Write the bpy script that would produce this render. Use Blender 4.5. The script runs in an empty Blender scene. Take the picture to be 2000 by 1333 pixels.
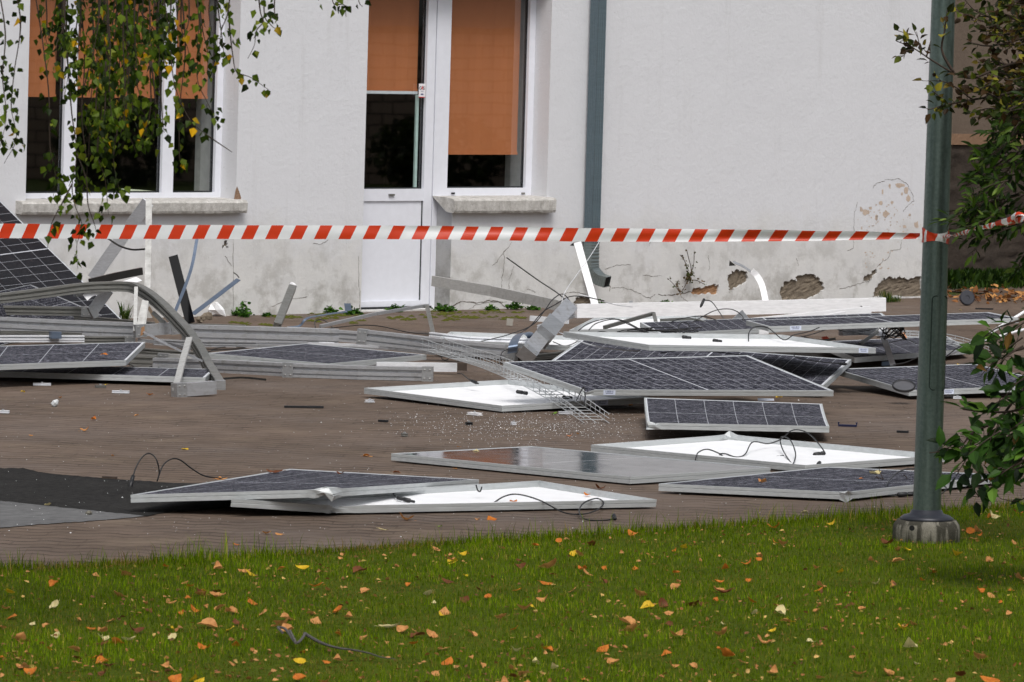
import bpy, math, random
import numpy as np
from mathutils import Vector, geometry, noise as mnoise
rnd = random.Random(7); nr = np.random.RandomState(11)
C = bpy.context.scene.collection
sc = bpy.context.scene
# ------------------------------------------------------------------ camera
F, CH, PITCH, ROLL, YAW = 10000.0, 2.1055, .0542, .0185, .7493
_fw = np.array([math.sin(YAW)*math.cos(PITCH), math.cos(YAW)*math.cos(PITCH), -math.sin(PITCH)])
_r = np.array([math.cos(YAW), -math.sin(YAW), 0.]); _u = np.cross(_r, _fw)
RR = math.cos(ROLL)*_r+math.sin(ROLL)*_u; UU = -math.sin(ROLL)*_r+math.cos(ROLL)*_u
CAM = np.array([0, 0, CH])
cd = bpy.data.cameras.new('camera'); cam = bpy.data.objects.new('camera', cd); C.objects.link(cam)
M = np.eye(4); M[:3, 0] = RR; M[:3, 1] = UU; M[:3, 2] = -_fw; M[:3, 3] = CAM
from mathutils import Matrix
cam.matrix_world = Matrix(M.tolist())
cd.lens = 180; cd.sensor_width = 36; cd.clip_start = .5; cd.clip_end = 2000
cd.dof.use_dof = True; cd.dof.focus_distance = 30.5; cd.dof.aperture_fstop = 20
sc.camera = cam
# ------------------------------------------------------------------ light (overcast)
SUN_EL, SUN_AZ = math.radians(56), math.radians(212)
w = bpy.data.worlds.new('World'); sc.world = w; w.use_nodes = True
nt = w.node_tree; bg = nt.nodes['Background']
sky = nt.nodes.new('ShaderNodeTexSky'); sky.sky_type = 'NISHITA'; sky.sun_disc = False
sky.sun_elevation = SUN_EL; sky.sun_rotation = SUN_AZ; sky.air_density = 1; sky.dust_density = 4
hs = nt.nodes.new('ShaderNodeHueSaturation'); hs.inputs['Saturation'].default_value = .30
nt.links.new(sky.outputs[0], hs.inputs['Color']); nt.links.new(hs.outputs[0], bg.inputs[0])
bg.inputs[1].default_value = .112
sd = bpy.data.lights.new('sun', 'SUN'); sd.energy = 1.5; sd.angle = math.radians(25); sd.color = (1, .97, .93)
sun = bpy.data.objects.new('sun', sd); C.objects.link(sun)
_sd = Vector((math.sin(SUN_AZ)*math.cos(SUN_EL), math.cos(SUN_AZ)*math.cos(SUN_EL), math.sin(SUN_EL)))
sun.rotation_euler = _sd.to_track_quat('Z', 'Y').to_euler(); sun.location = (10, 0, 30)
sc.view_settings.view_transform = 'Standard'; sc.view_settings.look = 'None'
sc.view_settings.exposure = 0.28; sc.view_settings.gamma = 1
# ------------------------------------------------------------------ pixel <-> place helpers
def ray(x, y): return (x-1000)/F*RR-(y-666.5)/F*UU+_fw
def gp(x, y, z=0.): d = ray(x, y); return CAM+d*((z-CH)/d[2])            # point at height z
def pt(x, y, g):                                                          # point standing above ground row g
    d = (gp(x, g)-CAM)@_fw; return CAM+ray(x, y)*d
def sca(g): return (g-125)/2.1055
WY = 32.2; LEAN = .013
def wp(x, y, dy=0.):                                                      # point on the facade plane (+dy inside)
    d = ray(x, y); q = CAM+d*((WY+dy)/d[1]); return np.array([q[0]-LEAN*q[2], WY+dy, q[2]])
def wproj(q):
    q = np.array([q[0]+LEAN*q[2], q[1], q[2]])-CAM; d = q@_fw
    return 1000+F*(q@RR)/d, 666.5-F*(q@UU)/d
V = Vector
# ------------------------------------------------------------------ mesh helpers
class MB:
    def __init__(s): s.v = []; s.f = []; s.uv = None
    def add(s, vs, fs):
        n = len(s.v); s.v += [tuple(map(float, q)) for q in vs]; s.f += [tuple(i+n for i in f) for f in fs]; return n
    def box(s, a, b):
        (x0, y0, z0), (x1, y1, z1) = a, b
        s.add([(x0,y0,z0),(x1,y0,z0),(x1,y1,z0),(x0,y1,z0),(x0,y0,z1),(x1,y0,z1),(x1,y1,z1),(x0,y1,z1)],
              [(0,3,2,1),(4,5,6,7),(0,1,5,4),(1,2,6,5),(2,3,7,6),(3,0,4,7)]); return s
    def sweep(s, pts, prof, ref=(0, 0, 1), closed_prof=True, scales=None, caps=True):
        pts = [V(p) for p in pts]; n = len(pts); k = len(prof); vs = []; pa = None
        for i, p in enumerate(pts):
            t = (pts[min(i+1, n-1)]-pts[max(i-1, 0)]).normalized()
            a = t.cross(V(ref))
            if a.length < 1e-3: a = pa or t.orthogonal()
            a.normalize()
            if pa is not None and a.dot(pa) < 0 and scales == 'keep': a = -a
            pa = a; b = a.cross(t); sc_ = scales[i] if isinstance(scales, (list, tuple)) else 1
            for (u, v) in prof: vs.append(p+a*u*sc_+b*v*sc_)
        fs = []
        for i in range(n-1):
            for j in range(k if closed_prof else k-1):
                j2 = (j+1) % k; fs.append((i*k+j, i*k+j2, (i+1)*k+j2, (i+1)*k+j))
        if caps and closed_prof: fs.append(tuple(range(k))[::-1]); fs.append(tuple((n-1)*k+j for j in range(k)))
        s.add(vs, fs); return s
    def tube(s, pts, r, n=6, scales=None):
        return s.sweep(pts, [(r*math.cos(2*math.pi*i/n), r*math.sin(2*math.pi*i/n)) for i in range(n)], ref=(.13, .21, .97), scales=scales)
    def lathe(s, base, axis, prof, n=32):
        ax = V(axis).normalized(); a = ax.orthogonal().normalized(); b = ax.cross(a); base = V(base); vs = []; fs = []
        for (r, h) in prof:
            for i in range(n):
                t = 2*math.pi*i/n; vs.append(base+ax*h+a*r*math.cos(t)+b*r*math.sin(t))
        for j in range(len(prof)-1):
            for i in range(n): fs.append((j*n+i, j*n+(i+1) % n, (j+1)*n+(i+1) % n, (j+1)*n+i))
        fs.append(tuple(range(n))[::-1]); fs.append(tuple((len(prof)-1)*n+i for i in range(n)))
        s.add(vs, fs); return s
def spline(pts, n=6):
    P = [np.array(p, float) for p in pts]; P = [2*P[0]-P[1]]+P+[2*P[-1]-P[-2]]; o = []
    for i in range(1, len(P)-2):
        for k in range(n):
            t = k/n; a, b, c, d = P[i-1:i+3]
            o.append(.5*((2*b)+(-a+c)*t+(2*a-5*b+4*c-d)*t*t+(-a+3*b-3*c+d)*t**3))
    o.append(P[-2]); return o
ROOT = {}
def root_of(o):
    while o.parent: o = o.parent
    return o
def obj(name, mb, mat, parent=None, smooth=False, loc=None, cols=None):
    vs = np.array(mb.v, float)
    if parent is not None:
        r = root_of(parent); loc = np.array(ROOT[r.name][0])
        if ROOT[r.name][1]: vs = vs.copy(); vs[:, 0] += LEAN*vs[:, 2]
    elif loc is None: loc = np.array([vs[:, 0].mean(), vs[:, 1].mean(), vs[:, 2].min()])
    vs = vs-np.array(loc)
    me = bpy.data.meshes.new(name); me.from_pydata(vs.tolist(), [], mb.f)
    me.materials.append(mat)
    if mb.uv is not None:
        uvl = me.uv_layers.new(name='UVMap'); li = np.empty(len(me.loops), np.int32); me.loops.foreach_get('vertex_index', li)
        uvl.data.foreach_set('uv', np.array(mb.uv, np.float32)[li].ravel())
    if cols is not None:
        at = me.color_attributes.new('col', 'FLOAT_COLOR', 'POINT'); at.data.foreach_set('color', np.array(cols, np.float32).ravel())
    if smooth: me.polygons.foreach_set('use_smooth', [True]*len(me.polygons))
    me.update()
    o = bpy.data.objects.new(name, me); C.objects.link(o)
    if parent is not None:
        o.parent = parent
        if parent is not root_of(parent) and False: pass
    else: o.location = loc; ROOT[o.name] = (tuple(loc), False)
    return o
def tag(o, label, cat, group=None, kind=None):
    if label: o['label'] = label
    if cat: o['category'] = cat
    if group: o['group'] = group
    if kind: o['kind'] = kind
    return o
def thing(name, label, cat, loc, group=None, lean=False):
    o = bpy.data.objects.new(name, None); C.objects.link(o); o.location = tuple(map(float, loc)); o.empty_display_size = .1
    ROOT[o.name] = (tuple(map(float, loc)), lean); return tag(o, label, cat, group)
def struct(name, mb, mat): o = obj(name, mb, mat); o['kind'] = 'structure'; return o
# ------------------------------------------------------------------ materials
def lin(r, g, b):
    f = lambda c: (c/255/12.92) if c/255 <= .04045 else ((c/255+.055)/1.055)**2.4
    return (f(r), f(g), f(b), 1)
MATS = {}
class N:
    def __init__(s, name):
        s.m = bpy.data.materials.new(name); s.m.use_nodes = True; s.t = s.m.node_tree; s.b = s.t.nodes['Principled BSDF']
        s.out = s.t.nodes['Material Output']; s.tc = None
    def n(s, t, **k):
        x = s.t.nodes.new('ShaderNode'+t)
        for a, b in k.items():
            if a.startswith('i_'):
                key = a[2:]; x.inputs[int(key) if key.isdigit() else key.replace('_', ' ')].default_value = b
            else: setattr(x, a, b)
        return x
    def l(s, a, b):
        if hasattr(a, 'outputs'): a = a.outputs[0]
        s.t.links.new(a, b)
    def coord(s, kind='Object'):
        if not s.tc: s.tc = s.n('TexCoord')
        return s.tc.outputs[kind]
    def noise(s, scale, detail=3, rough=.5, vec=None, dist=0):
        x = s.n('TexNoise', i_Scale=scale, i_Detail=detail, i_Roughness=rough, i_Distortion=dist); s.l(vec if vec is not None else s.coord(), x.inputs['Vector']); return x.outputs['Fac']
    def ramp(s, fac, stops, interp='LINEAR'):
        x = s.n('ValToRGB'); x.color_ramp.interpolation = interp; e = x.color_ramp.elements
        while len(e) < len(stops): e.new(.5)
        for i, (p, c) in enumerate(stops): e[i].position = p; e[i].color = c if len(c) == 4 else (*c, 1)
        s.l(fac, x.inputs[0]); return x.outputs[0]
    def mix(s, f, a, b, mode='MIX'):
        x = s.n('MixRGB', blend_type=mode)
        for v, i in ((f, 0), (a, 1), (b, 2)):
            if isinstance(v, (int, float)): x.inputs[i].default_value = v
            elif isinstance(v, tuple): x.inputs[i].default_value = v
            else: s.l(v, x.inputs[i])
        return x.outputs[0]
    def math(s, op, a, b=0., c=None):
        x = s.n('Math', operation=op)
        for i, v in enumerate((a, b, c)):
            if v is None: continue
            if isinstance(v, (int, float)): x.inputs[i].default_value = v
            else: s.l(v, x.inputs[i])
        return x.outputs[0]
    def bump(s, h, strength=.3, dist=.01):
        x = s.n('Bump', i_Strength=strength, i_Distance=dist); s.l(h, x.inputs['Height']); s.l(x, s.b.inputs['Normal'])
    def base(s, c):
        if isinstance(c, tuple): s.b.inputs['Base Color'].default_value = c
        else: s.l(c, s.b.inputs['Base Color'])
    def set(s, rough=None, metal=None, spec=None):
        if rough is not None: s.b.inputs['Roughness'].default_value = rough
        if metal is not None: s.b.inputs['Metallic'].default_value = metal
        if spec is not None: s.b.inputs['Specular IOR Level'].default_value = spec
    def sep(s, v):
        x = s.n('SeparateXYZ'); s.l(v, x.inputs[0]); return x.outputs
def geo_pos(m):
    g = m.n('NewGeometry'); return g.outputs['Position']
def simple(name, col, rough=.5, metal=0, var=.12, scale=14, bump=0, bscale=60, spec=.5):
    m = N(name); n1 = m.noise(scale, 4, .6)
    dark = tuple(c*(1-var) for c in col[:3])+(1,); lite = tuple(min(1, c*(1+var)) for c in col[:3])+(1,)
    m.base(m.ramp(n1, [(.3, dark), (.7, lite)])); m.set(rough, metal, spec)
    if bump: m.bump(m.noise(bscale, 3), bump, .004)
    return m.m
def leafmat(name, transl=.35, rough=.5, spec=.3):
    m = N(name); a = m.n('Attribute', attribute_name='col'); m.base(a.outputs['Color']); m.set(rough, 0, spec)
    tr = m.n('BsdfTranslucent'); m.l(a.outputs['Color'], tr.inputs[0]); mx = m.n('MixShader', i_0=transl)
    m.l(m.b, mx.inputs[1]); m.l(tr, mx.inputs[2]); m.l(mx, m.out.inputs[0]); return m.m
def plaster_mat():
    m = N('plaster'); P = geo_pos(m); x, y, z = m.sep(P)
    big = m.noise(.9, 4, .6, P); med = m.noise(5, 5, .65, P); fine = m.noise(38, 4, .7, P)
    up = m.mix(m.math('MULTIPLY', big, .5), lin(216, 217, 221), lin(203, 204, 208))
    up = m.mix(m.math('MULTIPLY', m.ramp(fine, [(.28, (1, 1, 1)), (.36, (0, 0, 0))]), .35), up, lin(178, 178, 182))
    dirt = m.mix(med, lin(190, 190, 190), lin(222, 221, 218))
    zz = m.math('ADD', z, m.math('MULTIPLY', m.math('SUBTRACT', m.noise(2.2, 5, .65, P), .5), .9))
    dz = m.ramp(m.math('MULTIPLY', zz, .5), [(.0, (1, 1, 1)), (.22, (.9, .9, .9)), (.42, (0, 0, 0))])
    col = m.mix(dz, up, dirt)
    # damp dirty blotches near the foot
    bl = m.ramp(m.noise(3.1, 6, .7, P), [(.50, (0, 0, 0)), (.62, (1, 1, 1))])
    low = m.ramp(z, [(.0, (1, 1, 1)), (.85, (0, 0, 0))])
    col = m.mix(m.math('MULTIPLY', m.math('MULTIPLY', bl, low), .6), col, lin(140, 136, 128))
    st = m.n('Mapping'); st.inputs['Scale'].default_value = (7, 7, .5); m.l(P, st.inputs[0])
    run = m.ramp(m.noise(1, 5, .7, st.outputs[0]), [(.56, (0, 0, 0)), (.72, (1, 1, 1))])
    col = m.mix(m.math('MULTIPLY', run, .16), col, lin(165, 163, 160))
    specks = m.ramp(m.noise(70, 2, .5, P), [(.24, (1, 1, 1)), (.28, (0, 0, 0))])
    col = m.mix(m.math('MULTIPLY', specks, .5), col, lin(120, 118, 112))
    m.base(col); m.set(.85, 0, .3)
    h = m.math('ADD', m.math('MULTIPLY', m.noise(24, 6, .75, P), 1.), m.math('MULTIPLY', m.noise(4, 3, .6, P), 1.2))
    m.bump(h, .36, .012); return m.m
def pavement_mat():
    m = N('pavers'); P = geo_pos(m); mp = m.n('Mapping', vector_type='POINT'); mp.inputs['Rotation'].default_value = (0, 0, YAW+.03)
    m.l(P, mp.inputs[0]); x, y, z = m.sep(mp.outputs[0])
    wav = m.math('MULTIPLY', m.math('SINE', m.math('MULTIPLY', x, 29.)), .026)
    lo = m.math('MULTIPLY', m.math('SUBTRACT', m.noise(.9, 3, .5, P), .5), .10)
    lo2 = m.math('MULTIPLY', m.math('SUBTRACT', m.noise(9, 3, .5, P), .5), .035)
    y2 = m.math('ADD', m.math('ADD', y, wav), m.math('ADD', lo, lo2)); cb = m.n('CombineXYZ'); m.l(x, cb.inputs[0]); m.l(y2, cb.inputs[1])
    rowf = m.math('MULTIPLY', y2, 1/.142); fr = m.math('FRACT', rowf); dist = m.math('ABSOLUTE', m.math('SUBTRACT', fr, .5))
    joint = m.ramp(dist, [(.385, (0, 0, 0)), (.455, (1, 1, 1))]); jw = m.ramp(m.noise(2.2, 4, .65, P), [(.38, (.12,)*3), (.62, (1,)*3)]); joint = m.math('MULTIPLY', joint, jw)
    cj = m.math('ABSOLUTE', m.math('SUBTRACT', m.math('FRACT', m.math('ADD', m.math('MULTIPLY', x, 1/.2), m.math('MULTIPLY', m.math('FLOOR', rowf), .5))), .5)); cj = m.ramp(cj, [(.462, (0, 0, 0)), (.49, (.25,)*3)]); joint = m.math('MAXIMUM', joint, m.math('MULTIPLY', cj, jw))
    rid = m.n('TexWhiteNoise', noise_dimensions='2D'); cbx = m.n('CombineXYZ'); m.l(m.math('FLOOR', rowf), cbx.inputs[1]); m.l(m.math('FLOOR', m.math('ADD', m.math('MULTIPLY', x, 1/.2), m.math('MULTIPLY', m.math('FLOOR', rowf), .5))), cbx.inputs[0]); m.l(cbx, rid.inputs['Vector'])
    big = m.noise(.5, 4, .6, P); med = m.noise(4, 5, .65, P); fine = m.noise(90, 3, .7, P)
    c = m.ramp(big, [(.3, lin(88, 76, 67)), (.55, lin(104, 90, 80)), (.75, lin(118, 102, 91))])
    c = m.mix(.4, c, m.ramp(med, [(.25, lin(76, 66, 59)), (.75, lin(122, 107, 95))]))
    c = m.mix(.07, c, m.ramp(rid.outputs['Value'], [(0, (.2,)*3), (1, (.8,)*3)]), 'OVERLAY')
    c = m.mix(m.math('MULTIPLY', m.ramp(fine, [(.62, (0, 0, 0)), (.75, (1, 1, 1))]), .35), c, lin(170, 160, 148))
    c = m.mix(m.math('MULTIPLY', joint, .9), c, lin(34, 28, 24))
    # washed sand between the joints in places
    sand = m.ramp(m.noise(1.4, 5, .7, P), [(.56, (0, 0, 0)), (.7, (1, 1, 1))])
    c = m.mix(m.math('MULTIPLY', sand, .4), c, lin(138, 124, 108))
    m.base(c)
    wet = m.ramp(m.noise(.7, 4, .6, P), [(.35, (.45,)*3), (.65, (.8,)*3)]); m.l(wet, m.b.inputs['Roughness']); m.set(spec=.05)
    h = m.math('ADD', m.math('MULTIPLY', joint, -1.), m.math('MULTIPLY', med, .12)); m.bump(h, .8, .01); return m.m
def rough_ground(name, c1, c2, scale=30, bumpd=.01, rough=.85):
    m = N(name); P = geo_pos(m); c = m.ramp(m.noise(scale, 5, .7, P), [(.3, c1), (.7, c2)])
    c = m.mix(.35, c, m.ramp(m.noise(scale/12, 4, .6, P), [(.3, c1), (.7, c2)])); m.base(c); m.set(rough, 0, .04)
    m.bump(m.noise(scale*1.5, 4, .7, P), .7, bumpd); return m.m
def cells_mat(shatter, name, dark=lin(12, 13, 24), matt=False):
    m = N(name); uv = m.coord('UV'); x, y, z = m.sep(uv)
    def lines(c, n, wd, off=0.):
        fr = m.math('FRACT', m.math('ADD', m.math('MULTIPLY', c, n), off)); d = m.math('ABSOLUTE', m.math('SUBTRACT', fr, .5))
        return m.math('GREATER_THAN', d, .5-wd)
    rows = lines(x, 20, .017); cols = lines(y, 6, .010); half = lines(x, 10, .010)
    mid = m.math('LESS_THAN', m.math('ABSOLUTE', m.math('SUBTRACT', x, .5)), .0030)
    bus = lines(y, 54, .03)
    edge = m.math('GREATER_THAN', m.math('MAXIMUM', m.math('ABSOLUTE', m.math('SUBTRACT', x, .5)), m.math('ABSOLUTE', m.math('SUBTRACT', y, .5))), .4935)
    P = geo_pos(m)
    base = m.ramp(m.noise(6, 4, .6, P), [(.3, tuple(c*.8 for c in dark[:3])), (.7, tuple(c*1.25 for c in dark[:3]))])
    if shatter:
        vo = m.n('TexVoronoi', feature='DISTANCE_TO_EDGE', i_Scale=70.); m.l(P, vo.inputs['Vector'])
        cr = m.ramp(vo.outputs[0], [(.03, (1, 1, 1)), (.16, (0, 0, 0))])
        sp = m.ramp(m.noise(34, 7, .85, P), [(.50, (0, 0, 0)), (.58, (1, 1, 1))])
        cl = m.ramp(m.noise(5, 6, .75, P), [(.3, (.35,)*3), (.7, (1,)*3)])
        f = m.math('MULTIPLY', m.math('ADD', m.math('MULTIPLY', cr, .12), m.math('MULTIPLY', sp, .42)), cl)
        base = m.mix(f, base, lin(178, 178, 192))
    k = m.math('MULTIPLY', m.math('MAXIMUM', rows, cols), .55); k = m.math('MAXIMUM', k, m.math('MULTIPLY', half, .4)); k = m.math('MAXIMUM', k, m.math('MAXIMUM', m.math('MULTIPLY', mid, .85), edge))
    col = m.mix(m.math('MULTIPLY', bus, .05), base, lin(150, 150, 160)); col = m.mix(k, col, lin(205, 208, 215))
    m.base(col)
    if shatter:
        m.set(.7, 0, .03); m.bump(m.noise(120, 3, .7, P), .3, .003)
    elif matt: m.set(.45, 0, .12)
    else:
        m.l(m.ramp(m.noise(9, 4, .6, P), [(.35, (.05,)*3), (.75, (.16,)*3)]), m.b.inputs['Roughness']); m.set(spec=.3)
    return m.m
def alu(name, col, rough=.38, metal=.85, dirt=.3):
    m = N(name); P = geo_pos(m); mp = m.n('Mapping'); mp.inputs['Rotation'].default_value = (0, 0, YAW); mp.inputs['Scale'].default_value = (1.5, 14, 40); m.l(P, mp.inputs[0])
    n1 = m.noise(2, 4, .6, mp.outputs[0]); n2 = m.noise(16, 5, .7, P)
    c = m.ramp(n1, [(.3, tuple(v*.82 for v in col[:3])), (.7, col[:3])])
    c = m.mix(m.math('MULTIPLY', m.ramp(n2, [(.52, (0, 0, 0)), (.72, (1, 1, 1))]), dirt), c, lin(120, 112, 100))
    m.base(c); m.set(rough, metal); m.l(m.ramp(n2, [(.3, (rough*.8,)*3), (.7, (min(1, rough*1.4),)*3)]), m.b.inputs['Roughness'])
    m.bump(n1, .12, .003); return m.m
def glass_mat():
    m = N('window_glass'); m.t.nodes.remove(m.b); tr = m.n('BsdfTransparent'); tr.inputs[0].default_value = (.93, .97, .96, 1)
    gl = m.n('BsdfGlossy', i_Roughness=.015); fr = m.n('LayerWeight', i_Blend=.5)
    f = m.math('ADD', m.math('MULTIPLY', m.math('POWER', fr.outputs['Facing'], 5.), .8), .13); mx = m.n('MixShader'); m.l(f, mx.inputs[0]); m.l(tr, mx.inputs[1]); m.l(gl, mx.inputs[2]); m.l(mx, m.out.inputs[0])
    bp = m.n('Bump', i_Strength=.02, i_Distance=.02); m.l(m.noise(1.3, 2), bp.inputs['Height']); m.l(bp, gl.inputs['Normal']); return m.m
def concrete_mat(name, a, b, sc_=9, streak=False):
    m = N(name); P = geo_pos(m)
    c = m.ramp(m.noise(sc_, 7, .72, P), [(.32, a), (.68, b)]); c = m.mix(.3, c, m.ramp(m.noise(sc_*9, 3, .6, P), [(.3, a), (.7, b)]))
    if streak:
        mp = m.n('Mapping'); mp.inputs['Scale'].default_value = (26, 26, 2.5); m.l(P, mp.inputs[0])
        c = m.mix(m.math('MULTIPLY', m.ramp(m.noise(1, 5, .6, mp.outputs[0]), [(.44, (0, 0, 0)), (.54, (1, 1, 1))]), .85), c, lin(44, 42, 34))
    m.base(c); m.set(.9, 0, .3); m.bump(m.noise(sc_*5, 6, .75, P), .8, .012); return m.m
def tape_mat():
    m = N('barrier_tape'); x, y, z = m.sep(m.coord('UV'))
    v = m.math('FRACT', m.math('ADD', x, m.math('MULTIPLY', y, -.27))); s = m.math('LESS_THAN', v, .5)
    c = m.mix(s, lin(238, 240, 243), lin(214, 62, 26)); m.base(c); m.set(.35, 0, .5)
    m.bump(m.noise(7, 3), .25, .01)
    tr = m.n('BsdfTranslucent'); m.l(c, tr.inputs[0]); mx = m.n('MixShader', i_0=.25); m.l(m.b, mx.inputs[1]); m.l(tr, mx.inputs[2]); m.l(mx, m.out.inputs[0]); return m.m
def blind_mat():
    m = N('blind_fabric'); x, y, z = m.sep(m.coord())
    c = m.ramp(m.noise(260, 2), [(.3, lin(186, 112, 72)), (.7, lin(194, 122, 80))]); m.base(c); m.set(.8, 0, .2)
    return m.m
def block_mat():
    m = N('block_wall'); mp = m.n('Mapping'); mp.inputs['Rotation'].default_value = (math.pi/2, 0, 0); m.l(m.coord(), mp.inputs[0])
    br = m.n('TexBrick', i_Scale=1., i_Mortar_Size=.012, i_Brick_Width=.42, i_Row_Height=.2); br.inputs['Color1'].default_value = lin(190, 165, 146); br.inputs['Color2'].default_value = lin(172, 148, 130); br.inputs['Mortar'].default_value = lin(40, 34, 30)
    cx = m.n('CombineXYZ'); x, y, z = m.sep(m.coord()); m.l(x, cx.inputs[0]); m.l(z, cx.inputs[1]); m.l(cx, br.inputs['Vector']); m.base(br.outputs[0]); m.set(.9); return m.m
PL = plaster_mat(); PAV = pavement_mat(); WHITE = simple('white_plastic', lin(226, 228, 236), .35, 0, .03)
GASK = simple('black_gasket', lin(20, 24, 28), .5); GLASS = glass_mat(); BLIND = blind_mat()
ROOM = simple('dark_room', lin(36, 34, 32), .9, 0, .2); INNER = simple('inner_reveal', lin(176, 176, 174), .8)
SILL = concrete_mat('rough_sill', lin(150, 146, 140), lin(224, 222, 218), 18); CONC = concrete_mat('footing_concrete', lin(112, 108, 98), lin(150, 146, 134), 12, True)
RENDERC = concrete_mat('bare_render', lin(104, 94, 82), lin(136, 124, 108), 14); BRICK = concrete_mat('bare_brick', lin(128, 96, 70), lin(190, 148, 112), 22)
PEEL = concrete_mat('bare_undercoat', lin(186, 166, 150), lin(206, 190, 174), 20); CRACK = simple('crack_dark', lin(92, 84, 74), 1)
CELL = cells_mat(True, 'shattered_cells'); CELLOK = cells_mat(False, 'intact_cells', lin(14, 14, 22)); BACK = simple('white_backsheet', lin(246, 247, 249), .45, 0, .045, 7)
FRM = alu('panel_frame', lin(196, 200, 201), .5, .3, .04); ALUM = alu('matt_aluminium', lin(188, 188, 186), .6, .3, .3); ALU = alu('aluminium', lin(192, 194, 198), .34, .6, .5); ALUD = alu('dull_aluminium', lin(150, 150, 146), .42, .8, .4)
ALUW = alu('pale_aluminium', lin(232, 234, 238), .5, .25, .06); WSHEET = alu('white_painted_metal', lin(250, 250, 252), .5, .1, .05)
STEELP = alu('bracket_plate', lin(184, 186, 188), .4, .8, .3); BOLT = simple('bolt_steel', lin(190, 190, 188), .3, .8)
BLUEST = alu('blue_grey_strap', lin(118, 132, 152), .4, .7, .15); BLK = simple('black_plastic', lin(22, 23, 26), .5); CABLE = simple('black_cable', lin(20, 20, 22), .45)
WIRE = alu('galvanised_wire', lin(206, 210, 212), .45, .4, .1); DARKM = simple('dark_metal_sheet', lin(60, 58, 56), .3, .6); MIRR = simple('black_glass', lin(8, 8, 10), .06, 0, .3, spec=.3)
PIPE = alu('painted_pipe', lin(96, 112, 120), .45, .3, .1); GALV = alu('galvanised_pipe', lin(140, 150, 150), .35, .8, .2); INSIDE = simple('pipe_inside', lin(10, 10, 10), .9)
POLE = None; LEAF = leafmat('leaf', .42, .5, .2); GRASS = leafmat('grass_blade', .45, .8, .04); DRYLEAF = leafmat('dry_leaf', .15, .7)
BARK = simple('bark', lin(62, 50, 42), .9, 0, .3, 20, .5); LABELW = simple('label_paper', lin(214, 222, 240), .6, 0, .02); INK = simple('label_ink', lin(70, 80, 120), .7)
REDINK = simple('red_ink', lin(200, 40, 40), .6); TAPE = tape_mat(); ORANGE = simple('orange_plastic', lin(214, 74, 40), .5); CRUMB = simple('crumb_glass', lin(222, 224, 226), .3)
# ------------------------------------------------------------------ ground
def poly(pxs, z, mat, name):
    Q = []
    for i in range(len(pxs)):
        a, b_ = pxs[i], pxs[(i+1) % len(pxs)]; n = max(2, int(abs(a[0]-b_[0])/9))
        for k in range(n): t = k/n; x = a[0]+(b_[0]-a[0])*t; Q.append((x, a[1]+(b_[1]-a[1])*t+mnoise.noise(V((x*.06, i, 0)))*1.6+mnoise.noise(V((x*.3, i, 0)))*.8))
    mb = MB(); P = [gp(x, y, z) for x, y in Q]; mb.add(P, [tuple(range(len(P)))]); return struct(name, mb, mat)
GRND = rough_ground('far_ground', lin(50, 62, 34), lin(76, 84, 46), 6)
mb = MB(); mb.add([(-600, -600, -.012), (900, -600, -.012), (900, 900, -.012), (-600, 900, -.012)], [(0, 1, 2, 3)]); struct('ground', mb, GRND)
# lawn edge in photo pixels
EDGE = [(-500, 1128), (0, 1114), (150, 1108), (400, 1094), (600, 1082), (800, 1067), (1000, 1056), (1200, 1043), (1400, 1030), (1600, 1017), (1750, 1006), (1900, 995), (2100, 984), (2500, 962)]
def lawn_edge_y(x): return np.interp(x, [e[0] for e in EDGE], [e[1] for e in EDGE])
mb = MB(); pv = [gp(x, y) for x, y in [(-3000, 1240)]+EDGE+[(5000, 850)]]
mb.add([(10, WY+.3, 0), (36.5, WY+.3, 0), (36.5, WY+4, 0), (60, WY+4, 0)]+[tuple(q) for q in pv[::-1]], [tuple(range(len(pv)+4))])
mb.v[0] = (-6, WY+.3, 0); struct('pavement', mb, PAV)
SOIL = rough_ground('lawn_soil', lin(42, 56, 8), lin(86, 98, 22), 25)
mb = MB(); pv = [gp(x, y+1, .003) for x, y in [(-3000, 1240)]+EDGE+[(5000, 850)]]
mb.add([tuple(q) for q in pv]+[(30, -15, .003), (-12, -12, .003)], [tuple(range(len(pv)+2))[::-1]]); struct('lawn', mb, SOIL)
ASPH = rough_ground('asphalt', lin(22, 22, 22), lin(62, 61, 60), 26, .02); ASPG = rough_ground('worn_asphalt', lin(80, 80, 81), lin(118, 118, 118), 14, .01)
poly([(-400, 908), (0, 914), (45, 915), (95, 925), (200, 934), (330, 943), (640, 952), (600, 975), (470, 988), (330, 1000), (286, 1008), (200, 999), (100, 989), (0, 978), (-400, 955)], .004, ASPH, 'asphalt_patch')
poly([(-400, 955), (0, 978), (100, 989), (200, 999), (286, 1008), (200, 1016), (100, 1023), (0, 1031), (-400, 1060)], .0035, ASPG, 'worn_asphalt_strip')
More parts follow.
